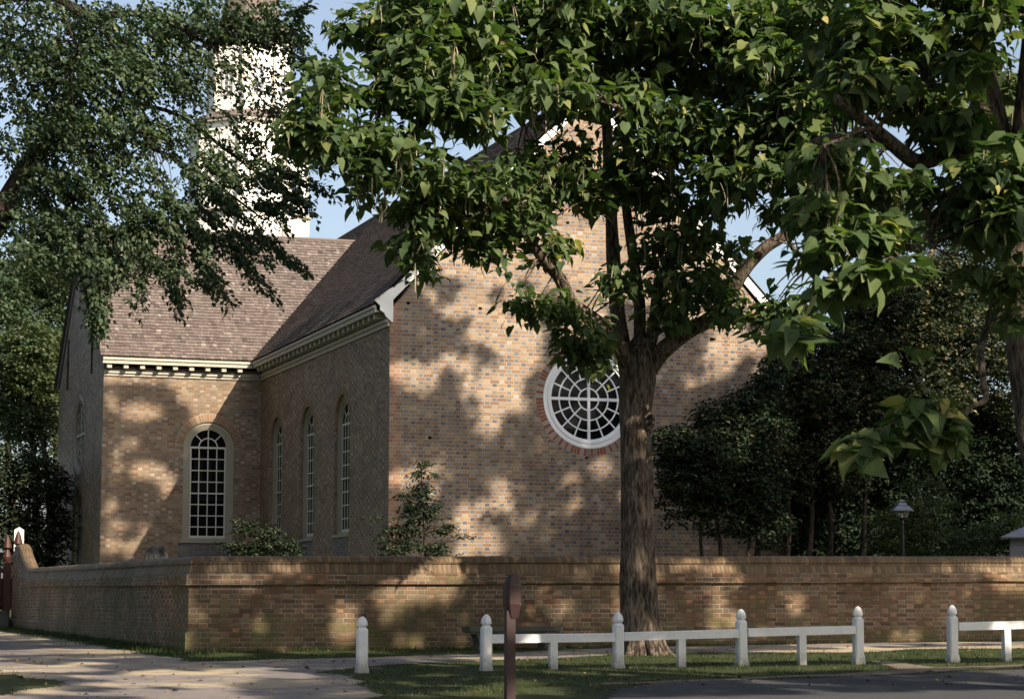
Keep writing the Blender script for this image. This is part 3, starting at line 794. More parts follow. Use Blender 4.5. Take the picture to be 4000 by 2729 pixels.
# brown marker post
YM = 21.6
pm = at(1157, 1560, y=YM); pmz = gz(pm.x, YM)
mk = empty('marker_post', (pm.x, YM, pmz), 'dark brown wooden post with a faceted elongated head in front of the white rail', 'sign post')
mb = MB(); hb = at(1157, 1398, y=YM).z
mb.box(pm.x-.047, pm.x+.047, YM-.045, YM+.045, pmz-.3, hb+.06); mb.build('post', M_BROWN, mk)
cx = at(1165, 1350, y=YM).x; mb = MB()
zz = lambda b: at(1165, b, y=YM).z
def hexring(z, hw, f):      # faceted plan
    return [(cx-hw*.8, YM-f, z), (cx+hw*.55, YM-f, z), (cx+hw, YM-f*.2, z), (cx+hw, YM+f, z), (cx-hw, YM+f, z), (cx-hw, YM-f*.25, z)]
rings = [hexring(zz(1403), .046, .05), hexring(zz(1400), .053, .055), hexring(zz(1370), .084, .085), hexring(zz(1328), .086, .09), hexring(zz(1304), .045, .055)]
vs = [p for r_ in rings for p in r_]; fs = [tuple(range(6)), tuple(range(24, 30))]
for i in range(4):
    for k in range(6): fs.append((i*6+k, i*6+(k+1) % 6, i*6+6+(k+1) % 6, i*6+6+k))
mb.add(vs, fs); hd_ = mb.build('sign_head', M_BROWN, mk)
mb = MB()
for i in range(9):      # a column of tiny pale letters, too small to read
    z = zz(1330)+(zz(1372)-zz(1330))*i/8.6
    mb.box(cx+.040, cx+.046+random.uniform(0, .006), YM-.079, YM-.066, z-.014, z-.0)
mb.build('lettering', m_paint('pale_lettering', (0.34, 0.33, 0.36), .3), hd_)

# stone bench against the wall
YB = 33.3
a = at(1057, 1430, y=YB); b = at(1264, 1430, y=YB); zt_ = at(1160, 1421, y=YB).z; gb = gz(a.x, YB)
be = empty('stone_bench', ((a.x+b.x)/2, YB, gb), 'low grey stone bench standing on the path against the churchyard wall', 'bench')
mb = MB(); mb.box(a.x, b.x, YB-.2, YB+.2, zt_-.075, zt_); mb.box(a.x+.02, b.x-.02, YB-.18, YB+.18, zt_-.095, zt_-.075); mb.build('seat', M_STONE, be)
for s_ in (a.x+.14, b.x-.30):
    mb = MB(); pts = [(0, 0), (.17, 0), (.15, .04), (.13, .12), (.15, .22), (.19, zt_-.095-gb), (-.02, zt_-.095-gb), (.02, .22), (.04, .12), (.02, .04)]
    mb.prism([(s_+p, gb-.02+q*(1 if q > .21 else 1)) for p, q in pts], [], -.16, .16, Mf(YB)); mb.build('leg', M_STONE, be)

# headstone
YH = 42.0
h0 = at(329, 1270, y=YH); h1 = at(380, 1270, y=YH); ht = at(355, 1236, y=YH).z; hw = (h1.x-h0.x)/2; hx = (h0.x+h1.x)/2
mb = MB(); mb.prism([(hx-hw, .05), (hx+hw, .05)]+[(hx+hw*math.cos(math.pi*i/14), ht-hw+hw*math.sin(math.pi*i/14)) for i in range(15)], [], -.05, .05, Mf(YH))
ringseg(mb, Mf(YH), hx, ht-hw, hw*.62, hw*.8, .05, .062, 0, math.pi, 14)
ringseg(mb, Mf(YH), hx, ht-hw, .0, hw*.28, .05, .07, 0, 2*math.pi, 10)
hs = mb.build('headstone', M_HEAD, None); tag(hs, 'round topped grey headstone showing above the churchyard wall beside the wing window', 'headstone')

# lamp post
YL = 44.5
lx = at(2048, 1200, y=YL).x; Z = lambda b: at(2048, b, y=YL).z
la = empty('street_lamp', (lx, YL, .2), 'black lamp post with four sided lantern and pale metal hood behind the wall', 'street lamp')
mb = MB(); mb.lathe([(.06, .1), (.06, .5), (.04, .6), (.034, Z(1190)-.0), (.05, Z(1187)), (.03, Z(1180)), (.07, Z(1178)), (.075, Z(1176))], 10, (lx, YL, 0)); mb.build('post', M_IRON, la)
mb = MB(); r2 = math.sqrt(2)
def sqr(mb, prof, rot=R(45)): mb.lathe([(r*r2, z) for r, z in prof], 4, (lx, YL, 0), rot)
LR = R(45)+R(-19)
mb = MB(); zb_, zt_ = Z(1175), Z(1159)
for k in range(4):
    a = LR+k*math.pi/2
    mb.tube([(lx+.105*r2*math.cos(a), YL+.105*r2*math.sin(a), zb_), (lx+.175*r2*math.cos(a), YL+.175*r2*math.sin(a), zt_)], [.008, .008], 6)
for r_, z_ in ((.105, zb_), (.175, zt_)):
    for k in range(4):
        a = LR+k*math.pi/2; a2 = a+math.pi/2
        mb.tube([(lx+r_*r2*math.cos(a), YL+r_*r2*math.sin(a), z_), (lx+r_*r2*math.cos(a2), YL+r_*r2*math.sin(a2), z_)], [.009, .009], 6)
lf = mb.build('lantern_frame', M_IRON, la)
mb = MB(); mb.lathe([(.17*r2, zt_), (.10*r2, zb_)], 4, (lx, YL, 0), LR); mb.build('lantern_glass', M_LGLASS, lf)
mb = MB(); mb.lathe([(.22*r2, zt_-.005), (.225*r2, zt_+.012), (.15*r2, zt_+.09), (.10*r2, Z(1147)), (.11*r2, Z(1146)), (.085*r2, Z(1142)), (.04*r2, Z(1139)), (.06*r2, Z(1137)), (.055*r2, Z(1135)), (.01, Z(1133))], 4, (lx, YL, 0), LR)
mb.build('hood', M_LEAD, la)
mb = MB(); mb.tube([(lx, YL, zb_+.02), (lx, YL, zb_+.12)], [.02, .015], 8); mb.build('lamp_tube', M_WHITE, la)

# hipped hood of the little well house
YK = 46.0
kx = at(2325, 1210, y=YK).x; Z = lambda b: at(2325, b, y=YK).z
ki = empty('well_head_house', (kx, YK, .2), 'small grey painted post house with a pyramid roof behind the wall at the right edge', 'garden structure')
mb = MB(); mb.lathe([(.80, Z(1222)), (.82, Z(1219)), (.02, Z(1195))], 4, (kx, YK, 0), R(45-30)); mb.build('roof', M_LEAD, ki)
mb = MB(); mb.lathe([(.52, .1), (.52, Z(1240)), (.54, Z(1239)), (.54, Z(1238)), (.50, Z(1237)), (.50, Z(1222))], 4, (kx, YK, 0), R(45-30)); mb.build('body', M_GREYP, ki)

# gate, posts and steps at the end of the left wall
YG = 57.7
def gate_post(pxx, top):
    c = at(pxx, 1240, y=YG); z = lambda b: at(pxx, b, y=YG).z; s_ = YG/57.0
    mb = MB(); mb.box(c.x-.09, c.x+.09, YG-.09, YG+.09, .0, z(top+62)); p = mb.build('gate_post', M_GATE, gt)
    mb = MB(); mb.lathe([(.07, z(top+62)), (.10, z(top+56)), (.115, z(top+50)), (.07, z(top+40)), (.05, z(top+34)), (.115, z(top+29)), (.10, z(top+24)), (.07, z(top+12)), (.02, z(top+1)), (.005, z(top))], 10, (c.x, YG, 0))
    mb.build('finial', M_GATE, p); return c
gt = empty('churchyard_gate', (at(10, 1400, y=YG).x, YG, .1), 'dark red brown wooden gate with pointed finials at the far left end of the wall', 'gate')
c1 = gate_post(41, 1204); c2 = gate_post(17, 1213)
mb = MB()
xg0, xg1 = at(-60, 1300, y=YG).x, at(38, 1300, y=YG).x
ztg, zbg = at(0, 1285, y=YG).z, at(0, 1383, y=YG).z
for i in range(9):
    x = xg0+(xg1-xg0)*i/8.5; mb.box(x, x+.05, YG-.02, YG+.02, zbg, ztg)
mb.box(xg0, xg1, YG-.03, YG+.03, ztg-.16, ztg-.04); mb.box(xg0, xg1, YG-.03, YG+.03, zbg+.1, zbg+.22); mb.box(xg0-.2, xg1, YG+.05, YG+.07, zbg, ztg-.3)
mb.build('gate_leaf', M_GATE, gt)
mb = MB()
for i, b in enumerate((1385, 1396, 1408)):
    x1 = at(14-i*-2, b, y=YG-.6-.4*i).x; z1 = at(0, b, y=YG-.6-.4*i).z
    mb.box(x1-3, x1, YG-.8-.4*i, YG-.35-.4*i+(.3 if i == 0 else 0), -.2, z1)
stp = mb.build('stone_steps', M_STONE, None); tag(stp, 'grey stone steps leading up to the dark red brown gate', 'steps')
# white pointed post behind the gate
YO = 62.0
c = at(43, 1230, y=YO); Z = lambda b: at(43, b, y=YO).z
mb = MB(); mb.lathe([(.155, 0), (.155, Z(1202)), (.01, Z(1196))], 4, (c.x, YO, 0), R(45-19)); o = mb.build('white_post', M_WHITE, None)
tag(o, 'tall square white post with a pointed top behind the gate', 'post')

# ================================================================== TREES
HEART = (np.array([(0, 0, 0), (0, .48, .02), (0, 1.16, -.22), (.27, -.09, .02), (.46, .22, .10), (.31, .66, .04), (-.29, -.10, .05), (-.45, .25, .05), (-.28, .68, .02)], float),
         [(0, 3, 4, 1), (1, 4, 5, 2), (0, 1, 7, 6), (1, 2, 8, 7)])
OVAL = (np.array([(0, 0, 0), (.33, .5, .10), (0, 1, -.06), (-.33, .5, .10)], float), [(0, 1, 2), (0, 2, 3)])
BLADE = (np.array([(-.05, 0, 0), (.05, 0, 0), (.0, 1, .25)], float), [(0, 1, 2)])
def nrmz(a): return a/np.maximum(np.linalg.norm(a, axis=-1, keepdims=True), 1e-9)
def leaf_mesh(name, T, pos, tip, nrm, size, mat, parent, tint=None, kind=None):
    V0, F0 = T; n = len(pos); k = len(V0)
    tip = nrmz(tip); side = nrmz(np.cross(tip, nrm)); nn_ = np.cross(side, tip)
    ws = rng.uniform(.72, 1.18, (n, 1, 1)); zs_ = rng.normal(1.0, .75, (n, 1, 1))
    V = pos[:, None, :]+size[:, None, None]*(V0[None, :, 0:1]*ws*side[:, None, :]+V0[None, :, 1:2]*tip[:, None, :]+V0[None, :, 2:3]*zs_*nn_[:, None, :])
    V = V.reshape(-1, 3)
    fl = np.array([len(f) for f in F0]); idx = np.concatenate([np.array(f) for f in F0])
    allidx = (idx[None, :]+np.arange(n)[:, None]*k).ravel()
    tot = np.tile(fl, n); starts = np.concatenate([[0], np.cumsum(tot)[:-1]])
    me = bpy.data.meshes.new(name)
    me.vertices.add(len(V)); me.vertices.foreach_set('co', V.ravel().astype('f'))
    me.loops.add(len(allidx)); me.loops.foreach_set('vertex_index', allidx.astype('i'))
    me.polygons.add(len(tot)); me.polygons.foreach_set('loop_start', starts.astype('i'))
    at_ = me.attributes.new('tint', 'FLOAT', 'POINT')
    if tint is None: tint = np.clip(rng.beta(2.2, 3.2, n), 0, 1)
    at_.data.foreach_set('value', np.repeat(tint, k).astype('f'))
    me.update(calc_edges=True)
    o = link(name, me, mat, parent)
    if kind: o['kind'] = kind
    return o
Zv = np.array([0, 0, 1.0])
def rosette(C, L, nl=9, droop=(15, 70), spread=.16, zj=.10):
    """large leaves in whorls round twig ends; C (n,3)"""
    n = len(C); az = rng.uniform(0, 2*np.pi, (n, 1))+np.arange(nl)[None]*2.4+rng.normal(0, .3, (n, nl))
    el = np.radians(np.where(rng.random((n, nl)) < .6, rng.uniform(-12, 32, (n, nl)), rng.uniform(30, 85, (n, nl))))
    rad = np.stack([np.cos(az), np.sin(az), np.zeros_like(az)], -1)
    off = rng.uniform(.3, 1.3, (n, nl))*spread
    pos = C[:, None]+rad*off[..., None]+Zv*(rng.normal(0, zj, (n, nl))-off*.2)[..., None]
    tip = rad*np.cos(el)[..., None]-Zv*np.sin(el)[..., None]
    nrm = rad*np.sin(el)[..., None]+Zv*np.cos(el)[..., None]+rng.normal(0, .36, (n, nl, 3))
    sz = L*rng.uniform(.5, 1.3, (n, nl))
    tn = np.clip(rng.beta(2, 3, (n, nl))*.85+rng.normal(0, .10, (n, 1)), 0, 1)
    tn[rng.random((n, nl)) < .02] = 1
    return [a.reshape(-1, 3) if a.ndim == 3 else a.reshape(-1) for a in (pos, tip, nrm, sz, tn)]
def twigs(C, D, length, nl, L, drop=.35, flat=.3):
    """small leaves in two ranks along drooping twigs; C start, D direction"""
    n = len(C); s = (np.arange(nl)+.5)[None]/nl*length*rng.uniform(.6, 1.2, (n, 1))
    D = nrmz(D); side = nrmz(np.cross(D, Zv+rng.normal(0, .25, (n, 3))))
    sg = np.where(np.arange(nl) % 2 == 0, 1, -1)[None, :, None]
    pos = C[:, None]+D[:, None]*s[..., None]-Zv*(drop*s**2/length)[..., None]+side[:, None]*sg*.02+rng.normal(0, L*.25, (n, nl, 3))
    tip = D[:, None]*.7+side[:, None]*sg*rng.uniform(.5, 1.1, (n, nl, 1))-Zv*rng.uniform(.0, .9, (n, nl, 1))
    nrm = Zv+rng.normal(0, flat, (n, nl, 3))+side[:, None]*sg*.3
    sz = L*rng.uniform(.65, 1.25, (n, nl))
    tn = np.clip(rng.beta(2, 3, (n, nl))+rng.normal(0, .07, (n, 1)), 0, 1)
    return [a.reshape(-1, 3) if a.ndim == 3 else a.reshape(-1) for a in (pos, tip, nrm, sz, tn)]
def blob(cx, cy, rx, ry, y, th, n, hole=0.35, ns=1.1, shell=0.0, seed=0.0):
    """n points through an ellipsoid of real depth; sized by how it measures on the photograph at distance y"""
    c = at(cx, cy, y=y); sc = (c-CAM).dot(FW)/FPX
    hx, hz = rx*sc, ry*sc
    out = []
    tries = 0
    while len(out) < n and tries < n*12:
        tries += 1
        p = rng.normal(0, 1, 3); p /= np.linalg.norm(p); r = rng.random()**(1/3) if shell == 0 else rng.uniform(shell, 1)
        p *= r
        q = Vector((c.x, c.y, c.z))+RT*(p[0]*hx)+Vector((0, 0, 1))*(p[2]*hz)+Vector((FW.x, FW.y, 0))*(p[1]*th)
        if hole and hole > 0 and noise.noise((q*ns)+Vector((seed, 0, 0))) < -.55+hole: continue
        out.append(tuple(q))
    return np.array(out).reshape(-1, 3)
def pxline(pts, y0, y1=None):
    n = len(pts); y1 = y0 if y1 is None else y1
    return [at(a, b, y=y0+(y1-y0)*i/max(1, n-1)) for i, (a, b) in enumerate(pts)]
def smooth_line(P, sub=4):
    out = []; n = len(P)
    for i in range(n-1):
        p0, p1, p2, p3 = P[max(i-1, 0)], P[i], P[i+1], P[min(i+2, n-1)]
        for k in range(sub):
            t = k/sub
            out.append(0.5*((2*p1)+(p2-p0)*t+(2*p0-5*p1+4*p2-p3)*t*t+(3*p1-p0-3*p2+p3)*t**3))
    out.append(P[-1]); return out
def limb(mb, P, r0, r1, sides=8, wob=.12, sub=4, flare=None):
    Q = smooth_line([Vector(p) for p in P], sub); n = len(Q)
    rad = [r0+(r1-r0)*(i/(n-1)) for i in range(n)]
    if flare: rad = [r+flare*math.exp(-i*.55) for i, r in enumerate(rad)]
    mb.tube(Q, rad, sides, True, wob, r0*10)
    return Q
def connect(mb, nodes, targets, r=.03, every=1):
    """a curved twig from the nearest limb node to each target"""
    N = np.array([tuple(n) for n in nodes])
    for t in targets[::every]:
        d = np.linalg.norm(N-t, axis=1); i = int(np.argmin(d)); a = Vector(N[i]); b = Vector(t)
        if d[i] > (1.3 if r < .02 else 9): continue
        m = (a+b)/2+Vector((rng.normal(0, .06), rng.normal(0, .06), .10*d[i]))
        mb.tube(smooth_line([a, m, b], 3), list(np.linspace(r, r*.3, 7)), 5, False)
def pods(C, n, L=(.25, .45)):
    mb = MB()
    for i in range(n):
        c = Vector(C[rng.integers(len(C))])+Vector(rng.normal(0, .05, 3)); k = rng.integers(1, 4)
        for j in range(k):
            l = rng.uniform(*L); b = Vector(rng.normal(0, .07, 3)); p = c+Vector(rng.normal(0, .03, 3))
            mb.t_ = 0
            mb.tube([p, p-Vector((0, 0, l*.3))+b*.6, p-Vector((0, 0, l*.7))+b, p-Vector((0, 0, l))+b*.5], [.006, .010, .009, .003], 5, False)
    mb.t = list(np.repeat(rng.random(len(mb.t)//5+1), 5)[:len(mb.t)])
    return mb

# ---------------------------------------------------------------- which spots the sun reaches (chosen spots; canopy leaves are left out up-sun of them)
LIT = [(1120, 695, 105, 30), (1150, 745, 75, 40), (1190, 800, 45, 40), (930, 832, 62, 18), (950, 860, 40, 22), (1040, 815, 45, 22), (1120, 850, 60, 25), (1110, 925, 28, 55), (1150, 905, 45, 30),
       (1175, 890, 30, 20), (1065, 880, 25, 14), (1225, 1000, 14, 10), (1145, 1105, 26, 26), (1120, 1140, 40, 18), (1060, 1160, 26, 26), (1085, 1195, 45, 22), (1095, 1235, 60, 24), (1185, 1175, 30, 14),
       (1215, 1160, 12, 14), (925, 1072, 40, 20), (985, 1065, 38, 14), (985, 1105, 18, 26), (905, 1020, 24, 8), (1315, 1135, 18, 16), (1305, 1075, 22, 10), (1370, 1050, 28, 22), (1150, 1000, 25, 8),
       (1250, 630, 30, 22), (1320, 740, 60, 22), (1570, 860, 22, 14), (1620, 845, 26, 12), (1690, 770, 75, 30), (1640, 800, 40, 30), (1730, 840, 22, 30), (1640, 720, 50, 20),
       (1250, 440, 420, 190), (1230, 600, 50, 26), (1340, 660, 60, 50), (1600, 620, 150, 90), (1450, 600, 120, 70), (1180, 590, 30, 14),
       # wing
       (400, 818, 190, 12),       (300, 855, 55, 10), (430, 860, 45, 10), (325, 930, 36, 22), (420, 880, 22, 20), (470, 940, 34, 22), (450, 905, 30, 20), (340, 1062, 36, 18), (385, 1095, 22, 24), (300, 1000, 18, 12), (255, 1140, 14, 20), (330, 1190, 30, 10),
       (350, 1210, 22, 22), (300, 1240, 26, 18), (265, 1060, 14, 30), (425, 1010, 8, 20), (255, 900, 12, 20), (520, 860, 20, 12),
       (500, 872, 44, 20), (470, 920, 34, 24), (300, 925, 26, 14), (280, 1185, 30, 12), (250, 1230, 18, 20),
       # yard wall
       (530, 1308, 40, 12), (435, 1350, 13, 26), (450, 1390, 20, 10), (640, 1273, 18, 9), (690, 1272, 20, 10), (790, 1400, 22, 34), (775, 1440, 22, 14), (590, 1410, 18, 12), (878, 1360, 14, 34), (915, 1322, 16, 18), (960, 1330, 36, 22),
       (1000, 1300, 40, 26), (1050, 1280, 50, 16), (935, 1455, 22, 11), (1165, 1300, 40, 30), (1230, 1330, 70, 24), (1280, 1360, 110, 30), (1220, 1390, 60, 18), (1330, 1310, 60, 30), (1390, 1400, 30, 14), (1400, 1290, 30, 22),
       (1560, 1270, 20, 10), (1640, 1275, 30, 14), (1640, 1350, 12, 30), (1670, 1400, 20, 18), (1620, 1410, 10, 18), (1790, 1352, 10, 20), (1815, 1360, 14, 22), (1740, 1430, 22, 10), (1690, 1310, 12, 10), (1850, 1405, 12, 8),
       (1960, 1295, 20, 10), (2030, 1320, 20, 8), (2090, 1340, 8, 22), (2060, 1440, 30, 14), (2150, 1280, 30, 10), (2200, 1330, 10, 22), (2250, 1275, 30, 14), (2290, 1310, 30, 18), (2320, 1290, 20, 34), (2240, 1350, 10, 10), (2110, 1365, 8, 8),
       # trunk
       (1440, 820, 30, 40), (1480, 800, 14, 30), (1445, 900, 26, 34), (1470, 950, 12, 20), (1475, 1070, 12, 36), (1465, 1110, 24, 12), (1475, 1290, 16, 30), (1455, 1310, 22, 14), (1480, 1190, 10, 10), (1455, 1360, 10, 12)]
LITA = np.array(LIT, float)
def lit_at(p, grow=1.12):
    a, b = px(p)
    j = noise.noise(Vector((a*.035, b*.035, 2.2)))*.45
    grow *= 1.55 if p.y < 34.5 else (1.35 if p.y > 60 else 1.12)
    return bool(np.any(((a-LITA[:, 0])/LITA[:, 2])**2+((b-LITA[:, 1])/LITA[:, 3])**2 < (grow+j)**2))

def cat(parts): return [np.concatenate([p[i] for p in parts]) for i in range(5)]
# ---------------------------------------------------------------- the big catalpa on the verge
YT = 31.0
tb = at(1455, 1478, y=YT)
ct = empty('catalpa_tree', (tb.x, YT, gz(tb.x, YT)), 'big broad leaved tree with forking trunk and hanging pods between rail fence and brick wall', 'tree', 'street trees')
tr = MB(); nodes = []
T0 = pxline([(1466, 1500), (1458, 1460), (1452, 1400), (1448, 1300), (1446, 1200), (1446, 1100), (1443, 1000), (1441, 930), (1446, 860), (1455, 800), (1462, 765)], YT)
Q = smooth_line(T0, 5)
rad = []
for q in Q:
    b = px(q)[1]
    r = np.interp(b, [765, 800, 850, 930, 1000, 1100, 1250, 1350, 1400, 1440, 1470, 1500], [.15, .24, .285, .245, .235, .25, .262, .28, .29, .31, .345, .40]); rad.append(float(r))
tr.tube(Q, rad, 28, True, .10, 3)
for k in range(7):      # root flare
    a = k*math.pi*2/7+.3; p = T0[2]; g0 = Vector((tb.x, YT, gz(tb.x, YT)))
    limb(tr, [Vector((p.x+.12*math.cos(a), YT+.12*math.sin(a), p.z+.1)), g0+Vector((.33*math.cos(a), .33*math.sin(a), .10)), g0+Vector((.55*math.cos(a), .55*math.sin(a), -.07))], .14, .04, 8)
nodes += Q[-8:]
def L_(pts, y0, y1, r0, r1, sides=12, keep=True, mb=None):
    q = limb(mb or tr, pxline(pts, y0, y1), r0, r1, sides, .14)
    if keep: nodes.extend(q)
    return q
L_([(1425, 850), (1408, 760), (1400, 700), (1393, 600), (1388, 500), (1382, 400), (1376, 280), (1360, 130), (1350, -60)], YT, YT+.9, .135, .06)
L_([(1450, 830), (1452, 750), (1450, 680), (1440, 600), (1428, 520), (1420, 440), (1425, 300), (1450, 130), (1470, -40)], YT+.1, YT-.6, .10, .045)
L_([(1462, 840), (1484, 740), (1494, 650), (1520, 600), (1552, 545), (1600, 440), (1612, 360), (1610, 200), (1640, 60)], YT, YT-.9, .105, .04)
L_([(1465, 850), (1500, 800), (1560, 752), (1610, 725), (1640, 690), (1672, 640), (1700, 600), (1740, 560), (1785, 530), (1815, 480), (1850, 380), (1880, 260)], YT, YT-1.8, .15, .055)
L_([(1435, 850), (1395, 770), (1350, 728), (1300, 690), (1275, 640), (1254, 612), (1226, 580), (1200, 540), (1150, 460), (1080, 400), (990, 340)], YT, YT-2.0, .13, .045)
L_([(1200, 540), (1130, 500), (1040, 440), (950, 400)], YT-1.2, YT-2.2, .05, .02)
L_([(1376, 280), (1300, 262), (1245, 265), (1205, 268), (1163, 249), (1117, 222), (1065, 217), (980, 200)], YT+.8, YT-2.2, .05, .03)
L_([(1610, 200), (1570, 215), (1549, 150), (1530, 91), (1511, 45), (1500, -30)], YT-.8, YT-1.6, .045, .03)
L_([(1600, 330), (1503, 277), (1450, 257), (1390, 240)], YT-.6, YT-2.2, .06, .035)
L_([(1785, 530), (1800, 565), (1830, 588), (1868, 610)], YT-1.6, YT-2.4, .045, .025)
L_([(1040, 440), (1000, 395), (955, 368), (870, 350), (800, 330), (720, 290)], YT-1.8, YT-2.6, .045, .02)
L_([(1360, 130), (1250, 60), (1150, 30), (1000, 20), (880, 70)], YT, YT-2.0, .07, .025)
L_([(1880, 260), (1930, 200), (1960, 100)], YT-1.8, YT-2, .05, .02)
# crown: groups (cx, cy, rx, ry, y, thickness, sprays, leaf length)
CR = [(1262, 232, 60, 34, 29.4, .4, 10, .2), (1300, 330, 60, 40, 29.8, .5, 9, .2), (745, 200, 75, 95, 28.4, .7, 34, .20), (700, 300, 62, 45, 28.4, .6, 20, .20), (760, 330, 90, 50, 28.4, .7, 26, .20), (670, 290, 40, 30, 28.4, .4, 8, .2), (850, 60, 75, 50, 29.3, .7, 24, .21), (790, 60, 35, 25, 29, .4, 6, .2),
      (960, 110, 120, 95, 28.8, .9, 55, .22), (950, 210, 120, 75, 28.6, .8, 50, .23), (1080, 120, 130, 110, 29.4, 1.0, 62, .22), (1060, 250, 120, 60, 28.9, .8, 34, .22), (860, 320, 100, 55, 28.5, .7, 34, .21),
      (850, 415, 70, 38, 28.6, .6, 14, .21), (960, 390, 90, 50, 28.9, .7, 26, .2), (960, 480, 75, 40, 29.2, .6, 26, .2), (935, 560, 45, 42, 29.2, .4, 13, .2), (950, 610, 26, 18, 29.0, .2, 4, .19),
      (1110, 420, 120, 60, 29.2, .8, 46, .2), (1060, 500, 90, 55, 29.6, .7, 34, .2), (1180, 500, 90, 50, 29.8, .7, 30, .19), (1110, 560, 60, 30, 29.7, .5, 12, .19), (1240, 390, 110, 75, 29.9, .8, 40, .2),
      (1260, 560, 45, 35, 30.0, .5, 10, .19), (1190, 690, 62, 24, 29.8, .4, 13, .19), (1290, 700, 55, 30, 30.0, .5, 11, .19), (1320, 770, 62, 44, 30.0, .5, 24, .19), (1345, 820, 34, 24, 30.1, .4, 8, .18),
      (1270, 100, 130, 110, 29.6, 1.1, 66, .23), (1250, 200, 110, 60, 29.0, .8, 26, .24), (1430, 110, 140, 120, 29.8, 1.2, 74, .23), (1420, 230, 110, 60, 29.2, .8, 30, .24), (1600, 120, 150, 130, 29.6, 1.2, 82, .23),
      (1360, 420, 120, 70, 30.2, .9, 40, .2), (1480, 330, 120, 70, 29.6, .9, 40, .21), (1500, 440, 90, 60, 30.2, .8, 34, .2), (1580, 300, 110, 70, 29.2, .8, 40, .22), (1560, 540, 90, 60, 30.3, .8, 30, .18),
      (1470, 560, 70, 60, 30.6, .7, 14, .18), (1580, 640, 110, 60, 30.2, .8, 44, .18), (1510, 700, 60, 45, 30.4, .6, 18, .18), (1640, 700, 60, 40, 30.0, .5, 16, .18), (1400, 640, 55, 45, 30.3, .5, 12, .18),
      (1700, 60, 130, 70, 29.0, 1.0, 44, .23), (1750, 160, 120, 70, 28.4, .9, 44, .24), (1720, 300, 110, 70, 28.6, .9, 46, .23), (1650, 400, 90, 50, 28.8, .7, 32, .22), (1820, 260, 100, 80, 28.4, .9, 44, .24),
      (1800, 380, 100, 50, 28.0, .8, 34, .24), (1620, 470, 40, 34, 29.6, .4, 9, .19), (1840, 460, 70, 50, 27.8, .6, 26, .24), (1740, 470, 36, 30, 28.6, .4, 7, .2), (1680, 560, 40, 20, 29.4, .3, 5, .18),
      (1790, 690, 62, 40, 28.6, .5, 18, .2), (1720, 720, 45, 30, 29.0, .4, 9, .19), (1800, 760, 34, 26, 28.4, .3, 6, .22), (1560, 30, 120, 60, 29, 1, 34, .23), (1300, 10, 300, 50, 29.2, 1.0, 80, .23),
      (1000, 10, 160, 40, 29.0, .9, 40, .22), (1860, 30, 100, 70, 28.4, .9, 34, .24)]
# the crown above the picture, thinner
CR += [(1000, -120, 250, 110, 30.5, 1.8, 70, .24), (1400, -160, 300, 140, 31, 2.2, 100, .24), (1800, -120, 250, 120, 30, 1.8, 80, .24)]
cent = []; Ls = []
for i, (cx, cy, rx, ry, y, th, n, L) in enumerate(CR):
    c = blob(cx, cy, rx*.92, ry*.9, y, th, int(n*1.4), .30, 1.9, seed=i)
    cent.append(c); Ls += [L]*len(c)
cent = np.concatenate(cent); Ls = np.array(Ls)
parts = []
for L in sorted(set(Ls)):
    parts.append(rosette(cent[Ls == L], L*.76, 9, (10, 72), .17, .10))
A = cat(parts)
leaf_mesh('crown', HEART, A[0], A[1], A[2], A[3], M_LCAT, ct, A[4])
connect(tr, nodes, cent, .016, 5)
trunk = tr.build('trunk', M_BARK, ct, True)
kn = MB(); kc = at(1458, 957, y=YT); kp = Vector((kc.x, YT-.232, kc.z))
def ringv(r, rz, dy, n=16): return [(kp.x+r*math.cos(2*math.pi*i/n), kp.y+dy, kp.z+rz*math.sin(2*math.pi*i/n)) for i in range(n)]
rg = [ringv(.115, .16, .05), ringv(.10, .145, -.02), ringv(.07, .115, -.035), ringv(.045, .085, -.01), ringv(.04, .08, .03)]
vs = [p for r_ in rg for p in r_]; fs = [(i*16+k, i*16+(k+1) % 16, i*16+16+(k+1) % 16, i*16+16+k) for i in range(4) for k in range(16)]
kn.add(vs, fs); kn.build('knot_hole_rim', M_BARK, trunk, True)
kn = MB(); kn.add(ringv(.045, .085, -.012), [tuple(range(16))]); kn.build('knot_hole', M_DARK, trunk)
top = cent[[px(c)[1] < 620 for c in cent]]
pods(top, 420).build('seed_pods', M_POD, ct)['kind'] = 'stuff'

# ---------------------------------------------------------------- right hand catalpa, nearer
YR = 20.5
rb = at(2400, 1540, y=YR)
rt_ = empty('catalpa_tree', (rb.x, YR, gz(rb.x, YR)), 'nearer broad leaved tree at the right edge with pale bent branches and leaning trunk', 'tree', 'street trees')
tr = MB(); nodes = []
def L2(pts, y0, y1, r0, r1, sides=12, keep=True): return L_(pts, y0, y1, r0, r1, sides, keep, tr)
L2([(2560, 1720), (2520, 1560), (2470, 1350), (2410, 1150), (2362, 960), (2336, 760), (2318, 560), (2300, 420), (2285, 330)], YR, YR, .30, .24, 24)
L2([(2300, 420), (2265, 330), (2240, 230), (2222, 120), (2212, 0), (2195, -160), (2180, -400)], YR, YR+.5, .2, .10)
L2([(2318, 480), (2330, 330), (2345, 150), (2350, 0), (2360, -200)], YR, YR-.8, .20, .10)
L2([(2290, 400), (2240, 350), (2190, 342), (2140, 352), (2085, 368), (2050, 348), (2020, 322), (1985, 292), (1950, 262), (1900, 225)], YR, YR-.6, .12, .05)
L2([(2085, 372), (2020, 330), (1950, 312), (1890, 310), (1840, 325)], YR, YR+.8, .07, .035)
L2([(2075, 376), (2088, 420), (2098, 465), (2113, 520), (2096, 545), (2070, 566)], YR-.1, YR-.9, .035, .018)
L2([(2108, 528), (2116, 560), (2104, 592), (2072, 612)], YR-.6, YR-1.0, .03, .02)
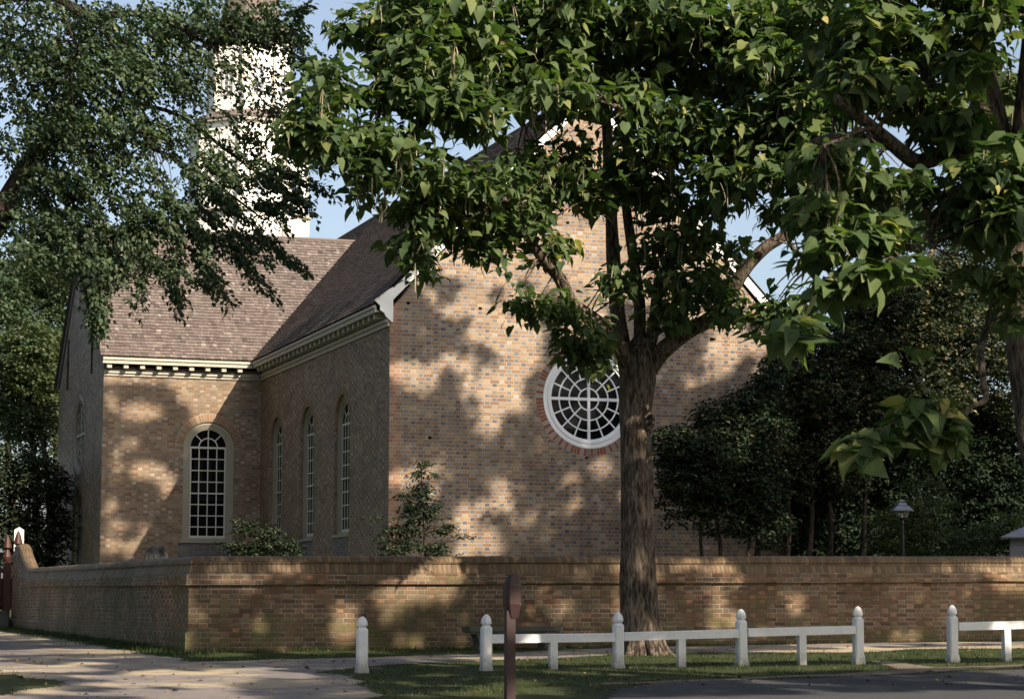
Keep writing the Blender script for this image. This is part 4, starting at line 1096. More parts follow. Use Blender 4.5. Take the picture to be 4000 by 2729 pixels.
L2([(2050, 350), (2078, 290), (2080, 240), (2095, 160)], YR-.2, YR-.2, .035, .02)
L2([(2330, 620), (2284, 682), (2250, 735), (2232, 765), (2226, 800), (2230, 860), (2238, 896), (2228, 914), (2206, 920), (2186, 943), (2154, 944)], YR-.1, YR-1.4, .045, .024)
L2([(1985, 292), (1940, 300), (1905, 318), (1870, 330)], YR-.5, YR-1.2, .03, .015)
L2([(2340, 900), (2318, 960), (2330, 1010)], YR-.1, YR-.5, .05, .03)
CR2 = [(1960, 80, 130, 90, 20.4, 1.0, 34, .24), (2080, 120, 90, 90, 20.5, .9, 24, .22), (1960, 190, 110, 60, 20.2, .8, 26, .23), (2100, 230, 100, 60, 20.6, .8, 24, .22), (2230, 60, 80, 70, 20.0, .8, 12, .24), (2190, 140, 50, 50, 19.0, .3, 5, .27),
       (2040, 420, 90, 40, 20.0, .6, 12, .22), (2160, 290, 90, 40, 20.0, .6, 16, .24), (2280, 200, 60, 90, 21.4, .7, 12, .2), (2230, 400, 100, 60, 19.6, .7, 26, .22), (2180, 480, 80, 60, 20.0, .7, 18, .21), (2270, 500, 70, 70, 19.5, .6, 20, .22),
       (2290, 620, 45, 55, 19.6, .5, 11, .21), (2200, 620, 30, 30, 19.8, .3, 3, .2), (1960, 420, 80, 40, 20.0, .6, 10, .25), (1890, 360, 80, 50, 19.8, .6, 14, .26), (1960, 520, 80, 40, 19.4, .5, 9, .25), (1960, 620, 80, 30, 19.2, .4, 8, .27),
       (1870, 560, 60, 45, 19.6, .5, 8, .25), (1900, 660, 70, 30, 19.2, .3, 5, .26), (2040, 600, 50, 25, 19.4, .3, 3, .27), (1800, 750, 40, 36, 19.0, .25, 4, .27), (1860, 480, 60, 40, 19.6, .5, 9, .25),
       (2100, 925, 70, 16, 19.0, .35, 8, .25), (2090, 965, 76, 20, 18.9, .3, 8, .26), (1955, 1012, 36, 10, 18.8, .2, 3, .28), (2000, 990, 30, 10, 18.8, .2, 2, .28), (2130, 985, 40, 18, 18.9, .25, 4, .27), (2150, 960, 26, 18, 19, .2, 2, .2), (2060, 810, 30, 14, 19.2, .2, 1, .2),
       (2200, 0, 200, 50, 20.3, .9, 30, .24), (1950, -100, 200, 90, 20.4, 1.4, 40, .24), (2250, -100, 200, 90, 20.6, 1.4, 40, .24), (2330, 380, 40, 80, 19.4, .5, 10, .22), (2310, 720, 24, 30, 19.6, .3, 3, .2), (2290, 330, 30, 30, 18.6, .2, 2, .26)]
cent = []; Ls = []
for i, (cx, cy, rx, ry, y, th, n, L) in enumerate(CR2):
    c = blob(cx, cy, rx*.88, ry*.82, y, th, int(n*(2.2 if y > 19.5 else 1.5)), .14, 1.9, seed=50+i); cent.append(c); Ls += [L*(.64 if y > 19.5 else .82)]*len(c)
cent = np.concatenate(cent); Ls = np.array(Ls)
A = cat([rosette(cent[Ls == L], L, 8, (15, 75), .13, .06) for L in sorted(set(Ls))])
leaf_mesh('crown', HEART, A[0], A[1], A[2], A[3], M_LCAT, rt_, A[4])
connect(tr, nodes, cent, .014, 3); tr.build('trunk', M_BARK, rt_, True)
pods(cent[[px(c)[1] < 1050 for c in cent]], 70, (.18, .32)).build('seed_pods', M_POD, rt_)['kind'] = 'stuff'

# ---------------------------------------------------------------- elm at the left
YE = 33.5
eb = at(-330, 1500, y=YE)
el = empty('elm_tree', (eb.x, YE, gz(eb.x, YE)), 'small leaved tree at the left drooping in front of the steeple and wing roof', 'tree', 'street trees')
tr = MB(); nodes = []
L2([(-335, 1560), (-320, 1300), (-290, 1100), (-240, 900), (-180, 760), (-110, 640), (-50, 560), (0, 490), (24, 445), (66, 372), (108, 310), (142, 250), (170, 208), (205, 170), (250, 130)], YE, YE+.3, .34, .05, 14)
L2([(-180, 760), (-220, 500), (-240, 200), (-200, -200), (-160, -500)], YE, YE+1, .24, .1)
L2([(-200, 100), (-60, 20), (60, -10), (126, -4), (170, 18), (210, 31), (255, 34), (301, 31), (350, 36), (395, 54), (425, 66), (452, 82)], YE, YE-.8, .09, .03)
L2([(395, 56), (420, 68), (440, 92)], YE-.7, YE-.9, .035, .02)
L2([(440, 85), (480, 100), (530, 100), (580, 98), (620, 110)], YE-.7, YE-.6, .03, .015)
L2([(450, 110), (478, 104), (492, 125), (500, 150)], YE-.9, YE-.9, .022, .012)
L2([(60, 0), (95, 2), (125, 22), (155, 60), (175, 120)], YE-1, YE-1.3, .022, .01)
L2([(125, 10), (190, 40), (240, 80), (270, 120)], YE-1, YE-1.3, .022, .01)
L2([(268, 245), (295, 265), (318, 290), (345, 325)], YE-.6, YE-.8, .02, .01)
L2([(170, 230), (210, 250), (260, 262), (300, 262)], YE, YE-.3, .025, .01)
L2([(140, 255), (230, 300), (330, 330), (430, 380), (520, 440), (600, 500)], YE, YE-.3, .05, .012)
L2([(70, 370), (130, 420), (200, 480), (230, 560), (240, 650)], YE, YE-.3, .045, .012)
L2([(200, 170), (300, 230), (400, 260), (500, 330), (600, 400), (700, 420)], YE, YE-.4, .045, .01)
L2([(20, 455), (90, 520), (150, 560)], YE, YE-.3, .04, .012)
CE = [(90, 60, 150, 80, 33.0, 1.3, 150), (280, 60, 130, 70, 33, 1.2, 120), (450, 50, 110, 60, 33, 1.1, 100), (580, 40, 90, 50, 33, 1.0, 70), (640, 60, 50, 50, 33, .7, 24), (680, 110, 34, 40, 33, .4, 8),
      (80, 180, 130, 80, 33.2, 1.3, 130), (230, 170, 120, 80, 32.8, 1.2, 120), (370, 160, 110, 70, 32.8, 1.1, 90), (480, 190, 80, 60, 33, 1.0, 44), (560, 150, 80, 60, 33, .9, 40), (620, 200, 70, 70, 33, .8, 28),
      (60, 300, 90, 70, 33.4, 1.2, 80), (170, 300, 90, 60, 33, 1.1, 80), (280, 290, 90, 60, 32.9, 1.0, 66), (380, 290, 70, 50, 33, .9, 34), (490, 300, 100, 70, 33, .9, 66), (590, 300, 70, 60, 33, .8, 32),
      (110, 420, 90, 60, 33.4, 1.1, 74), (220, 400, 90, 60, 33, 1.0, 66), (310, 400, 60, 50, 33, .9, 24), (60, 440, 40, 50, 33.6, .8, 20), (450, 380, 70, 50, 33, .7, 36), (540, 380, 70, 45, 33, .7, 34),
      (150, 510, 110, 45, 33.3, 1.0, 74), (250, 500, 80, 50, 33, .9, 54), (330, 490, 60, 50, 33, .8, 28), (400, 470, 60, 50, 33, .6, 22), (470, 450, 50, 40, 33, .6, 16),
      (50, 570, 60, 30, 32.6, .7, 16), (30, 600, 50, 45, 32.4, .7, 16), (20, 660, 40, 40, 32.3, .5, 9), (60, 520, 90, 50, 33.2, .9, 46), (140, 580, 80, 34, 33.2, .8, 40), (20, 690, 46, 40, 32.3, .5, 16), (220, 590, 50, 45, 33, .7, 34), (240, 570, 70, 30, 33, .7, 22)]
C = []; D = []
for i, (cx, cy, rx, ry, y, th, n) in enumerate(CE):
    c = blob(cx, cy, rx, ry, y, th, int(n*(.75 if cx > 420 and cy > 120 else 1.6)), .30, 1.5, seed=90+i)
    C.append(c); k = len(c)
    az = rng.normal(0, 1.1, k)
    D.append(np.stack([np.cos(az), np.sin(az)*.8, rng.uniform(-1.0, .1, k)], -1))
# the hanging sprays that cross the roof and steeple, each a string of twigs from root to tip
HANG = [((215, 560), (222, 760), 34, 22), ((195, 560), (205, 740), 30, 16), ((235, 600), (236, 690), 14, 10), ((205, 720), (232, 765), 12, 6), ((250, 600), (280, 660), 10, 8), ((320, 520), (330, 600), 14, 20), ((325, 590), (365, 612), 8, 10), ((330, 600), (320, 680), 12, 9),
        ((345, 600), (395, 655), 12, 9), ((380, 560), (400, 690), 15, 13), ((400, 660), (412, 700), 6, 4), ((420, 560), (520, 690), 22, 8), ((430, 520), (480, 620), 15, 10), ((460, 530), (608, 662), 26, 8), ((480, 500), (560, 600), 15, 9),
        ((520, 520), (688, 612), 28, 8), ((540, 560), (600, 600), 10, 7), ((470, 440), (600, 540), 20, 9), ((560, 470), (696, 492), 22, 8), ((600, 470), (640, 520), 9, 5), ((540, 400), (680, 450), 24, 10), ((580, 380), (735, 432), 24, 7), ((600, 420), (700, 480), 15, 7),
        ((620, 330), (700, 390), 14, 8), ((640, 360), (740, 385), 12, 7), ((300, 470), (420, 560), 22, 16), ((350, 440), (460, 540), 22, 14), ((440, 400), (540, 480), 20, 12), ((470, 380), (560, 440), 16, 12), ((385, 590), (430, 640), 9, 8),
        ((150, 540), (170, 600), 10, 14), ((640, 130), (740, 180), 12, 12), ((700, 130), (750, 250), 9, 8), ((660, 60), (700, 20), 9, 8), ((590, 250), (690, 300), 14, 12), ((430, 640), (500, 680), 7, 5), ((700, 430), (745, 440), 4, 4), ((270, 520), (300, 640), 14, 12)]
for (a, b, n, sp) in HANG:
    pa, pb = at(*a, y=32.6), at(*b, y=32.3); dr = (pb-pa)
    n = int(n*1.5); t = rng.random(n)
    sc = (pa-CAM).dot(FW)/FPX
    bow = rng.uniform(-.1, .1)
    c = np.array([tuple(pa+dr*float(q)+RT*float(rng.normal(0, sp*sc*.5*(1.1-q)))+Vector((0, rng.normal(0, .15), rng.normal(0, sp*sc*.4*(1.1-q))+.12*math.sin(math.pi*q)))) for q in t])
    dd = np.array(tuple(dr.normalized()))[None]+rng.normal(0, .35, (n, 3))
    C.append(c-dd*.12); D.append(dd)
for k in range(1500):  # unseen top of the crown, added to block sky light
    q = rng.normal(0, 1, 3); q = q/np.linalg.norm(q)*rng.random()**.33
    C.append(np.array([[3.5+q[0]*8, 34+q[1]*8, 17.5+q[2]*5]])); D.append(np.array([[q[0], q[1], -.3]]))
C = np.concatenate(C); D = np.concatenate(D)
hi = C[:, 2] > 12.6
B = twigs(C[hi], D[hi], .5, 10, .2, .3, .5)
leaf_mesh('upper_crown', OVAL, B[0], B[1], B[2], B[3], M_LELM, el, B[4])
C, D = C[~hi], D[~hi]
A = twigs(C, D, .34, 12, .094, .3, .4)
leaf_mesh('crown', OVAL, A[0], A[1], A[2], A[3], M_LELM, el, A[4])
tw = tr; connect(tw, nodes, C, .010, 14)
for (a, b, n, sp) in HANG: tw.tube(smooth_line([at(*a, y=32.7), (at(*a, y=32.6)+at(*b, y=32.4))/2+Vector((0, 0, .12)), at(*b, y=32.3)], 3), list(np.linspace(.010, .004, 7)), 5, False)
tw.build('trunk', M_BARK2, el, True)

# ---------------------------------------------------------------- small trees in the yard
def small_tree(name, label, catg, y, base, crownlist, mat, leaf, nl, L, stems, flat=.3, group=None, T=OVAL, hole=.2, bark=M_BARK2, dirz=(-.3, .3), tint=None, tw_every=6, dens=2.4):
    b = at(base[0], base[1], y=y)
    e = empty(name, (b.x, y, gz(b.x, y)), label, catg, group)
    mb = MB(); nd = []
    for (pts, r0, r1) in stems:
        q = limb(mb, pxline(pts, y), r0, r1, 8, .12); nd += q
    C = np.concatenate([blob(*c[:4], y+(c[6] if len(c) > 6 else 0), c[4], int(c[5]*dens), hole, 1.6, seed=i*3.1+y) for i, c in enumerate(crownlist)])
    k = len(C); az = rng.uniform(0, 2*np.pi, k)
    D = np.stack([np.cos(az), np.sin(az), rng.uniform(*dirz, k)], -1)
    A = twigs(C, D, leaf, nl, L, .3, flat)
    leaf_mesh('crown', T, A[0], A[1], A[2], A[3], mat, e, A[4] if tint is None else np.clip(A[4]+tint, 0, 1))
    connect(mb, nd, C, .012, tw_every); mb.build('trunk', bark, e, True)
    return e
small_tree('dogwood_sapling', 'small young tree with flat tiers of dark leaves in front of the church corner', 'tree', 45.0, (965, 1330),
           [(965, 1052, 34, 8, .3, 10), (955, 1075, 32, 10, .3, 14), (960, 1105, 26, 16, .3, 20), (935, 1122, 30, 8, .4, 14), (950, 1150, 44, 12, .5, 36), (1000, 1142, 20, 6, .3, 5), (940, 1172, 34, 10, .5, 22), (985, 1172, 34, 8, .5, 12),
            (920, 1200, 46, 12, .6, 36), (985, 1200, 46, 9, .6, 20), (1020, 1188, 20, 5, .3, 4), (910, 1235, 46, 16, .6, 44), (985, 1238, 44, 12, .6, 32), (890, 1250, 30, 14, .5, 18), (850, 1172, 16, 6, .2, 4), (876, 1215, 22, 5, .3, 6), (1050, 1216, 18, 4, .2, 4), (1000, 1256, 60, 8, .5, 12), (965, 1130, 20, 20, .3, 14)],
           M_LDARK, .22, 9, .085, [([(966, 1330), (964, 1250), (962, 1180), (958, 1110), (955, 1050)], .035, .012), ([(964, 1240), (930, 1215), (880, 1210)], .014, .006), ([(963, 1200), (1000, 1195), (1045, 1186)], .014, .006), ([(965, 1250), (1010, 1232), (1065, 1217)], .014, .006), ([(962, 1230), (900, 1190), (845, 1170)], .014, .006)],
           flat=.22, dirz=(-.25, .1), hole=.05, tint=-.05, dens=1.25)
small_tree('garden_shrub', 'low loose leafy shrub under the nave side windows, behind the corner of the wall', 'shrub', 50.0, (600, 1300),
           [(555, 1200, 26, 10, .4, 12), (575, 1185, 14, 12, .3, 6), (610, 1205, 30, 14, .4, 22), (560, 1240, 44, 14, .5, 28), (620, 1235, 50, 20, .5, 46), (660, 1240, 30, 14, .4, 16), (520, 1235, 24, 8, .3, 6), (600, 1255, 80, 10, .5, 26), (545, 1180, 10, 8, .2, 3)],
           M_LDARK, .22, 8, .08, [([(600, 1300), (590, 1250), (560, 1200)], .02, .008), ([(600, 1300), (620, 1250), (630, 1200)], .02, .008), ([(605, 1300), (650, 1250), (680, 1235)], .015, .008)], tint=.0, hole=.1)
GR = 'dark evergreens beside the church'
def stems_of(xs_, y0, y1, r=.08): return [([(x, y0), (x+random.uniform(-14, 14), (y0+y1)/2), (x+random.uniform(-40, 40), y1)], r, r*.4) for x in xs_]
small_tree('holly_tree', 'dark holly growing against the right part of the round window gable', 'tree', 48.0, (1640, 1330),
           [(1640, 1030, 110, 60, 1.6, 170), (1560, 1020, 70, 40, 1.0, 70), (1600, 1090, 110, 50, 1.4, 120), (1720, 980, 70, 60, 1.2, 80), (1700, 910, 50, 40, .8, 40), (1560, 1080, 60, 60, 1.0, 60), (1700, 1100, 70, 60, 1.2, 70), (1630, 940, 60, 36, .8, 34), (1740, 870, 30, 30, .7, 20), (1560, 1150, 70, 40, .8, 22), (1650, 1170, 90, 50, .9, 36), (1740, 1180, 50, 70, .9, 44), (1700, 1060, 80, 60, 1.2, 60), (1530, 980, 40, 20, .6, 16), (1500, 990, 24, 16, .4, 8), (1760, 840, 30, 26, .6, 14)],
           M_LDARK, .34, 11, .115, stems_of([1600, 1640, 1690, 1730], 1330, 1060, .06), hole=.18, dens=4.2, tw_every=12)
small_tree('yew_tree', 'tall dark evergreen tree right of the gable with sunlit tan painted into its leaves', 'tree', 50.0, (1850, 1330),
           [(1850, 900, 120, 90, 2.0, 260), (1800, 830, 60, 40, 1.2, 60), (1930, 790, 110, 70, 1.8, 190), (2010, 700, 100, 70, 1.8, 170), (2110, 660, 80, 60, 1.5, 120), (2130, 610, 50, 36, 1.0, 50), (2060, 780, 110, 70, 1.6, 150), (1960, 900, 120, 80, 1.8, 200), (1880, 1010, 120, 80, 1.8, 180),
            (2080, 900, 110, 90, 1.8, 190), (2190, 800, 80, 110, 1.6, 140), (2280, 800, 70, 150, 1.6, 130), (1900, 1080, 70, 50, 1.2, 60), (1800, 1050, 60, 90, 1.4, 90), (1790, 950, 40, 60, 1.0, 40)],
           M_LDARK, .36, 11, .13, stems_of([1780, 1830, 1880, 1950], 1330, 1000, .09), hole=.22, tint=.16, dens=4.2, tw_every=20)  # raised tint brings more of the painted sunlit tan into this crown
small_tree('churchyard_tree', 'shadowy tree with bare crooked stems between the gable and the lamp post', 'tree', 52.0, (1960, 1330),
           [(1960, 1060, 120, 60, 1.6, 130), (2070, 1050, 110, 70, 1.6, 150), (2180, 1050, 110, 80, 1.6, 170), (2280, 1000, 90, 110, 1.6, 160), (1830, 1120, 60, 50, 1.0, 40), (1830, 1190, 50, 60, .9, 40), (1920, 1190, 70, 70, 1.0, 60), (2010, 1120, 70, 60, 1.2, 80), (1880, 1110, 80, 60, 1.2, 90), (2240, 1170, 80, 60, 1.2, 90), (2300, 1150, 80, 80, 1.2, 110), (2200, 940, 90, 60, 1.4, 90)],
           M_LDARK, .36, 11, .13, [([(1822, 1330), (1818, 1220), (1806, 1140)], .05, .03), ([(1880, 1330), (1905, 1210), (1925, 1130), (1935, 1060)], .06, .03), ([(1905, 1330), (1910, 1240), (1880, 1160)], .05, .03), ([(1790, 1330), (1785, 1220), (1775, 1150)], .05, .03),
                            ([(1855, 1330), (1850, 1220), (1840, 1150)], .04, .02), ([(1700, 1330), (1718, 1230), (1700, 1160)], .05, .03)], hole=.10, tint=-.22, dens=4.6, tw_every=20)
small_tree('cedar_tree', 'olive green feathery cedar behind the street lamp', 'tree', 47.5, (2050, 1330),
           [(2010, 1185, 40, 30, .8, 46), (2060, 1160, 50, 30, .8, 50), (2000, 1230, 44, 26, .8, 50), (2080, 1210, 44, 34, .9, 60), (2060, 1250, 60, 16, .8, 44), (2130, 1140, 44, 30, .8, 36), (2130, 1200, 44, 34, .8, 46), (2150, 1250, 44, 18, .7, 34), (2090, 1100, 50, 26, .7, 26)],
           M_LCEDAR, .30, 16, .06, stems_of([2050, 2110], 1330, 1130, .05), hole=.16, dirz=(-.1, .5), tw_every=14)
small_tree('boxwood_shrub', 'dark green shrub left of the grey pyramid roof at the right edge', 'shrub', 46.5, (2210, 1330),
           [(2200, 1225, 40, 24, .8, 60), (2240, 1200, 36, 22, .7, 40), (2190, 1255, 50, 14, .8, 50), (2250, 1240, 34, 20, .7, 40), (2300, 1180, 40, 30, .8, 40, 2.2)],
           M_LCEDAR, .24, 12, .06, stems_of([2200, 2240], 1330, 1230, .03), hole=.1, tint=-.2, tw_every=14)
# trees beyond the church at the left
GB = 'trees beyond the left end of the church'
small_tree('background_tree', 'round crowned pale green tree beyond the left end of the church', 'tree', 80.0, (60, 1300),
           [(70, 800, 70, 90, 3.0, 330), (30, 860, 60, 90, 2.5, 240), (105, 900, 40, 70, 2.0, 120), (60, 960, 70, 50, 2.5, 130)],
           M_LBACK, .55, 11, .17, [([(80, 1330), (82, 1150), (70, 950), (60, 800)], .16, .06), ([(110, 1330), (112, 1180), (100, 1000), (96, 880)], .13, .05)], hole=.18, group=GB, tint=.12, tw_every=25)
small_tree('background_tree', 'taller darker tree behind the round crowned one, left of the wing gable', 'tree', 90.0, (130, 1300),
           [(110, 620, 90, 70, 3.0, 230), (150, 720, 60, 90, 2.5, 190), (30, 660, 80, 70, 3.0, 190), (150, 860, 40, 90, 2.0, 130), (140, 1000, 30, 90, 2, 90), (-40, 700, 80, 100, 3, 120), (200, 700, 60, 80, 2, 90)],
           M_LBACK, .6, 11, .18, [([(135, 1330), (130, 1100), (125, 900), (110, 640)], .2, .07), ([(20, 1330), (30, 1150), (10, 900), (20, 700)], .18, .07)], hole=.2, group=GB, tint=-.1, tw_every=25)
small_tree('background_tree', 'dark undergrowth tree behind the gate at the far left', 'tree', 72.0, (20, 1300),
           [(30, 1060, 60, 60, 1.8, 130), (90, 1100, 50, 80, 1.8, 130), (20, 1180, 60, 80, 1.8, 150), (100, 1220, 50, 60, 1.6, 110), (-40, 1100, 60, 120, 1.8, 110), (130, 1150, 30, 90, 1.2, 60), (50, 1270, 100, 20, 1.2, 70)],
           M_LDARK, .5, 10, .14, [([(15, 1330), (20, 1180), (30, 1060)], .09, .05), ([(118, 1330), (115, 1150), (95, 1000)], .12, .06), ([(65, 1330), (60, 1200), (75, 1080)], .06, .04)], hole=.3, group=GB, tint=.05, tw_every=18)
for (tx_, ty_, hh_, lab_) in ((-3, 62, 20, 'unseen tall tree added beside the wing to block sky light'), (-6, 51, 20, 'unseen tall tree added between path and wing to block sky light'), (-13, 44, 20, 'unseen tall tree added beside the path to block sky light')):  # unseen trees added to cut the sky light from the left
    e = empty('background_tree', (tx_, ty_, .2), lab_, 'tree', 'tall trees outside the view')
    mb = MB(); limb(mb, [Vector((tx_, ty_, -.3)), Vector((tx_+.3, ty_, 6)), Vector((tx_, ty_+.2, 14))], .4, .1, 10); mb.build('trunk', M_BARK2, e, True)
    q = rng.normal(0, 1, (5200, 3)); q = nrmz(q)*rng.random((5200, 1))**.4
    leaf_mesh('crown', OVAL, np.array([tx_, ty_, 12.5])+q*np.array([7.0, 7.5, 11.0]), rng.normal(0, 1, (5200, 3)), rng.normal(0, 1, (5200, 3)), rng.uniform(.5, .9, 5200), M_LELM, e)
small_tree('background_tree', 'tree seen against the sky beyond the right side of the church roof', 'tree', 78.0, (2100, 1300),
           [(1900, 860, 120, 60, 3, 140), (2100, 700, 160, 90, 3.5, 260), (2250, 600, 140, 120, 3.5, 260), (2240, 300, 120, 120, 3, 200), (2050, 520, 90, 60, 2.5, 110), (2300, 450, 80, 90, 2.5, 100), (2100, 1100, 260, 200, 3, 330), (1950, 480, 50, 40, 2, 40)],
           M_LBACK, .6, 11, .19, [([(2100, 1330), (2110, 1000), (2150, 700), (2200, 400)], .25, .08)], hole=.1, tint=-.3, tw_every=30, dens=4.0)

# ---------------------------------------------------------------- unseen tall street trees, leaves placed up-sun to shape the shade on the scene
def crowned(p):
    up_ = -SUN_D/(-SUN_D.y)
    for yy in (20.2, 29.3):
        if p.y > yy:
            q = p+(-SUN_D)*((p.y-yy)/(SUN_D.y)); a, b = px(q)
            if yy < 25 and a > 1860 and -50 < b < 720: return True
            if yy > 25 and 650 < a < 1900 and -50 < b < 560: return True
    return False
def shade_points(n, surf, zr, keep, jit_=.35):
    """points up the sun's path from points of a shaded surface"""
    out = []
    up_ = -SUN_D/(-SUN_D.z)
    tries = 0
    while len(out) < n and tries < n*6:
        tries += 1
        s_ = surf()
        if not keep(s_): continue
        z = rng.uniform(*zr); p = s_+up_*(z-s_.z)
        out.append((p.x, p.y, p.z))
    return np.array(out)
U = rng.uniform
def k_gable(p): return not lit_at(p)
sets = []
sets.append(shade_points(5000, lambda: Vector((U(15.1, 26.2), GY-.05, U(1.5, 10.0))), (15, 23), k_gable))
sets.append(shade_points(1600, lambda: Vector((U(10.3, 15.3), WY-.05, U(1.8, 7.5))), (20, 27), lambda p: k_gable(p) and p.z+(14.84-p.x)/.58 > 8.0))
def k_roof(p):
    t = (p.y-GY)/1.4; return p.z+t < 9.6
sets.append(shade_points(900, lambda: (lambda y_, x_: Vector((x_, y_, 8.22+(x_-EX)*1.03)))(U(52.4, 56), U(14.9, 16.4)), (20, 26), k_roof))
sets.append(shade_points(3000, lambda: Vector((U(22.0, 26.2), GY-.05, U(1.0, 5.9))), (15, 23), k_gable))
CAN1 = np.concatenate(sets)
sets = []
sets.append(shade_points(7000, lambda: Vector((U(6.7, 23.5) if rng.random() < .7 else U(16, 23.5), 33.98, U(0.0, 1.95))), (9.5, 13), lambda p: k_gable(p) and not crowned(p)))
def k_tr(p): return not lit_at(p)
sets.append(shade_points(700, lambda: Vector((U(13.7, 15.2), 30.7, U(0, 4.6))), (10, 13), k_tr))
def k_gr(p):
    if crowned(p): return False
    n1 = noise.noise(Vector((p.x*.55, p.y*.28, 4.0))) + .5*noise.noise(Vector((p.x*1.6, p.y*.9, 9.0)))
    thr = .02 if p.x < 9 else .22
    return n1 < thr
sets.append(shade_points(13000, lambda: (lambda x, y: Vector((x, y, gz(x, y))))(U(-1, 22), U(21.5, 33.9)), (9.5, 13), k_gr))
def k_dark(p): return True
sets.append(shade_points(1500, lambda: Vector((U(16.5, 23.5), 33.98, U(0.5, 1.9))), (9.5, 13), lambda p: k_gable(p)))
def k_fence(p): return noise.noise(Vector((p.x*1.3, 3.3, p.z*1.5))) < .16
sets.append(shade_points(2000, lambda: Vector((U(7, 20), PY, U(-.1, .65))), (9.5, 12.5), k_fence))
sets.append(shade_points(1000, lambda: (lambda x, y: Vector((x, y, gz(x, y)+.1)))(U(-2, 6.6), U(34, 56)), (14, 20), k_gr))
CAN2 = np.concatenate(sets)
sets = [shade_points(6500, lambda: Vector((U(20, 32), 46.0, U(.0, 5.6))), (15, 21), lambda p: noise.noise(p*.9) < .42)]
CAN3 = np.concatenate(sets)
def canopy(pts, name, label, tx, ty, ztop, n, tl=.2, L=.20):
    e = empty(name, (tx, ty, gz(tx, ty)), label, 'tree', 'tall trees outside the view')
    mb = MB(); q = limb(mb, [Vector((tx, ty, -.5)), Vector((tx+.2, ty+.1, 4)), Vector((tx-.2, ty+.3, 9)), Vector((tx, ty, ztop))], .42, .12, 14)
    mb.build('trunk', M_BARK2, e, True)
    k = len(pts); az = rng.uniform(0, 2*np.pi, k); D = np.stack([np.cos(az), np.sin(az), rng.uniform(-.3, .2, k)], -1)
    A = twigs(pts-D*tl*.5, D, tl, 8, L, .08, .5)
    leaf_mesh('crown', OVAL, A[0], A[1], A[2], A[3], M_LELM, e, A[4])
    return e
canopy(CAN1, 'tall_elm', 'tall street tree right of the view whose high canopy shades the church gable', 31.5, 33.0, 20, 8)
canopy(CAN2, 'tall_elm', 'tall tree across the road behind the viewer shading the wall and fence', 17.5, 12.0, 12, 8, .12, .13)
canopy(CAN3, 'tall_elm', 'tall tree right of the view shading the evergreens', 36.0, 26.0, 17, 8)

P = []  # unseen tree line added behind the camera to darken window reflections
for k in range(14):
    cx_, cy_, h_ = -34+k*10.5+rng.uniform(-2, 2), -16+rng.uniform(-5, 5), rng.uniform(15, 21)
    for j in range(1400):
        q = rng.normal(0, 1, 3); q = q/np.linalg.norm(q)*rng.random()**.4
        P.append((cx_+q[0]*6.5, cy_+q[1]*5, h_*.5+.5+q[2]*h_*.5))
P = np.array(P); k = len(P)
o = leaf_mesh('unseen_roadside_wood', OVAL, P, rng.normal(0, 1, (k, 3)), rng.normal(0, 1, (k, 3)), rng.uniform(.7, 1.3, k), M_LELM, None, None, 'stuff')
small_tree('laurel_hedge', 'dense dark hedge closing the churchyard behind the lamp post', 'hedge', 60.0, (2050, 1330),
           [(1850, 1230, 80, 60, 1.2, 90), (1960, 1220, 80, 60, 1.2, 60), (2080, 1200, 90, 80, 1.2, 120), (2200, 1180, 90, 100, 1.2, 140), (2320, 1170, 90, 110, 1.2, 150), (1800, 1180, 60, 90, 1.2, 110), (1880, 1180, 70, 90, 1.2, 120), (1960, 1170, 70, 90, 1.2, 120), (2430, 1150, 80, 120, 1.2, 90)],
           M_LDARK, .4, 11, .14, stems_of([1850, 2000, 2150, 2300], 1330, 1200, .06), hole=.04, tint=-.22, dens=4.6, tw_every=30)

# ================================================================== GRASS
def blades(n, region, hmean, name, tintshift=0.0):
    P = []
    while len(P) < n:
        x, y = region(); P += [(x, y)]
    return np.array(P)
def scatter(n, x0, x1, y0, y1):
    X = rng.uniform(x0, x1, n); Y = y0+(y1-y0)*rng.random(n)
    return X, Y
X1, Y1 = scatter(200000, 4, 24, 22.5, 34.0)
ok = ~on_path(X1, Y1) & ~on_road(X1, Y1) & ~on_dirt(X1, Y1) & ~((Y1 > 33.99) & (X1 > 6.6))
X1, Y1 = X1[ok], Y1[ok]
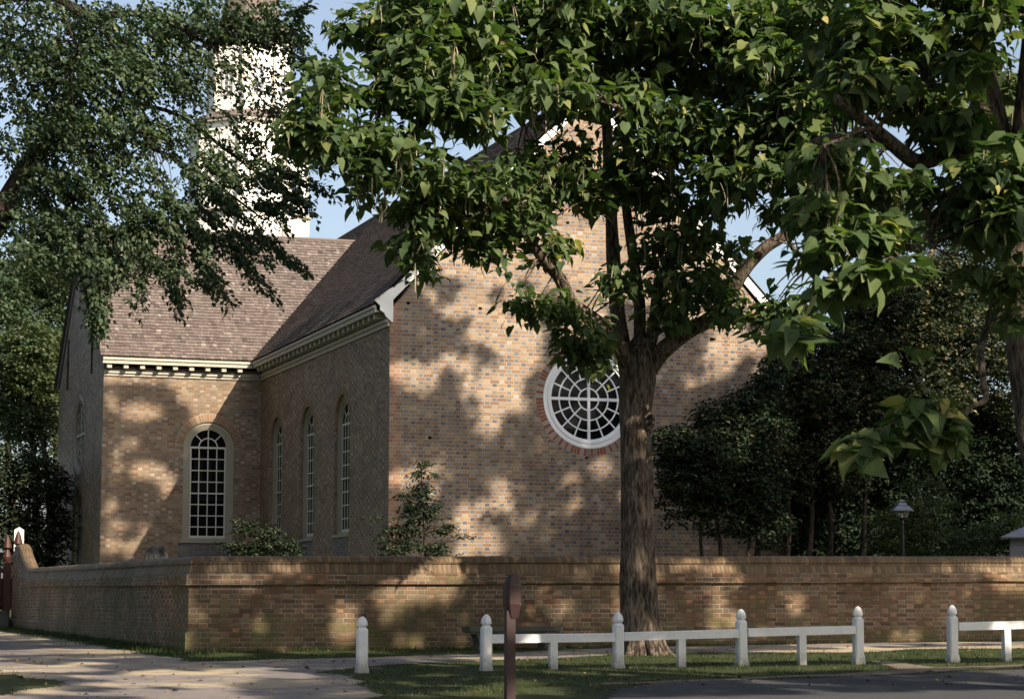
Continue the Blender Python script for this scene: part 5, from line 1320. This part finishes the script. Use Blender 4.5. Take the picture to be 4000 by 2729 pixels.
# ragged edges: some grass creeps over the edges of path and road
X2, Y2 = scatter(60000, 2, 24, 22.5, 34.0)
near = (on_path(X2, Y2) & ~(on_path(X2, Y2+.22) & on_path(X2, Y2-.22))) & (rng.random(len(X2)) < .5)
X2, Y2 = X2[near], Y2[near]
# strip at the foot of the left wall
X3 = 6.62-np.abs(rng.normal(0, .30, 26000)); Y3 = rng.uniform(34, 57, 26000)
X = np.concatenate([X1, X2, X3]); Y = np.concatenate([Y1, Y2, Y3])
n = len(X)
clump = np.array([noise.noise(Vector((x*1.7, y*1.7, 1))) for x, y in zip(X, Y)])
clump2 = np.array([noise.noise(Vector((x*.5, y*.5, 5))) for x, y in zip(X, Y)])
keep = rng.random(n) < np.clip(.75+clump*1.2, .12, 1)
X, Y, clump, clump2 = X[keep], Y[keep], clump[keep], clump2[keep]; n = len(X)
Z = np.array([gz(x, y) for x, y in zip(X, Y)])
az = rng.uniform(0, 2*np.pi, n)
tip = np.stack([np.cos(az)*.45, np.sin(az)*.45, np.ones(n)], -1); nrm_ = np.stack([np.cos(az), np.sin(az), -.3*np.ones(n)], -1)
hgt = (.038+.03*np.clip(clump, 0, 1))*rng.uniform(.5, 1.6, n)
edge = (Y > 33.5) | (X < 6.7)
hgt = np.where(edge & (rng.random(n) < .5), hgt*2.0, hgt)
leaf_mesh('grass', BLADE, np.stack([X, Y, Z-.003], -1), tip, nrm_, hgt, M_GRASS, None, np.clip(rng.beta(2, 3, n)+clump2*.35, 0, 1), 'stuff')
nl_ = 900
X = rng.uniform(1, 20, nl_); Y = rng.uniform(21.5, 33.8, nl_)
P = np.array([(x, y, gz(x, y)+.022+.01*rng.random()) for x, y in zip(X, Y)])
leaf_mesh('fallen_leaves', OVAL, P, np.concatenate([rng.normal(0, 1, (nl_, 2)), rng.normal(0, .15, (nl_, 1))], 1), np.concatenate([rng.normal(0, .25, (nl_, 2)), np.ones((nl_, 1))], 1),
          rng.uniform(.03, .09, nl_), m_leaf('dry_leaf', [(0, (0.10, 0.06, 0.03)), (.6, (0.2, 0.14, 0.06)), (1, (0.3, 0.24, 0.1))], .1), None, None, 'stuff')
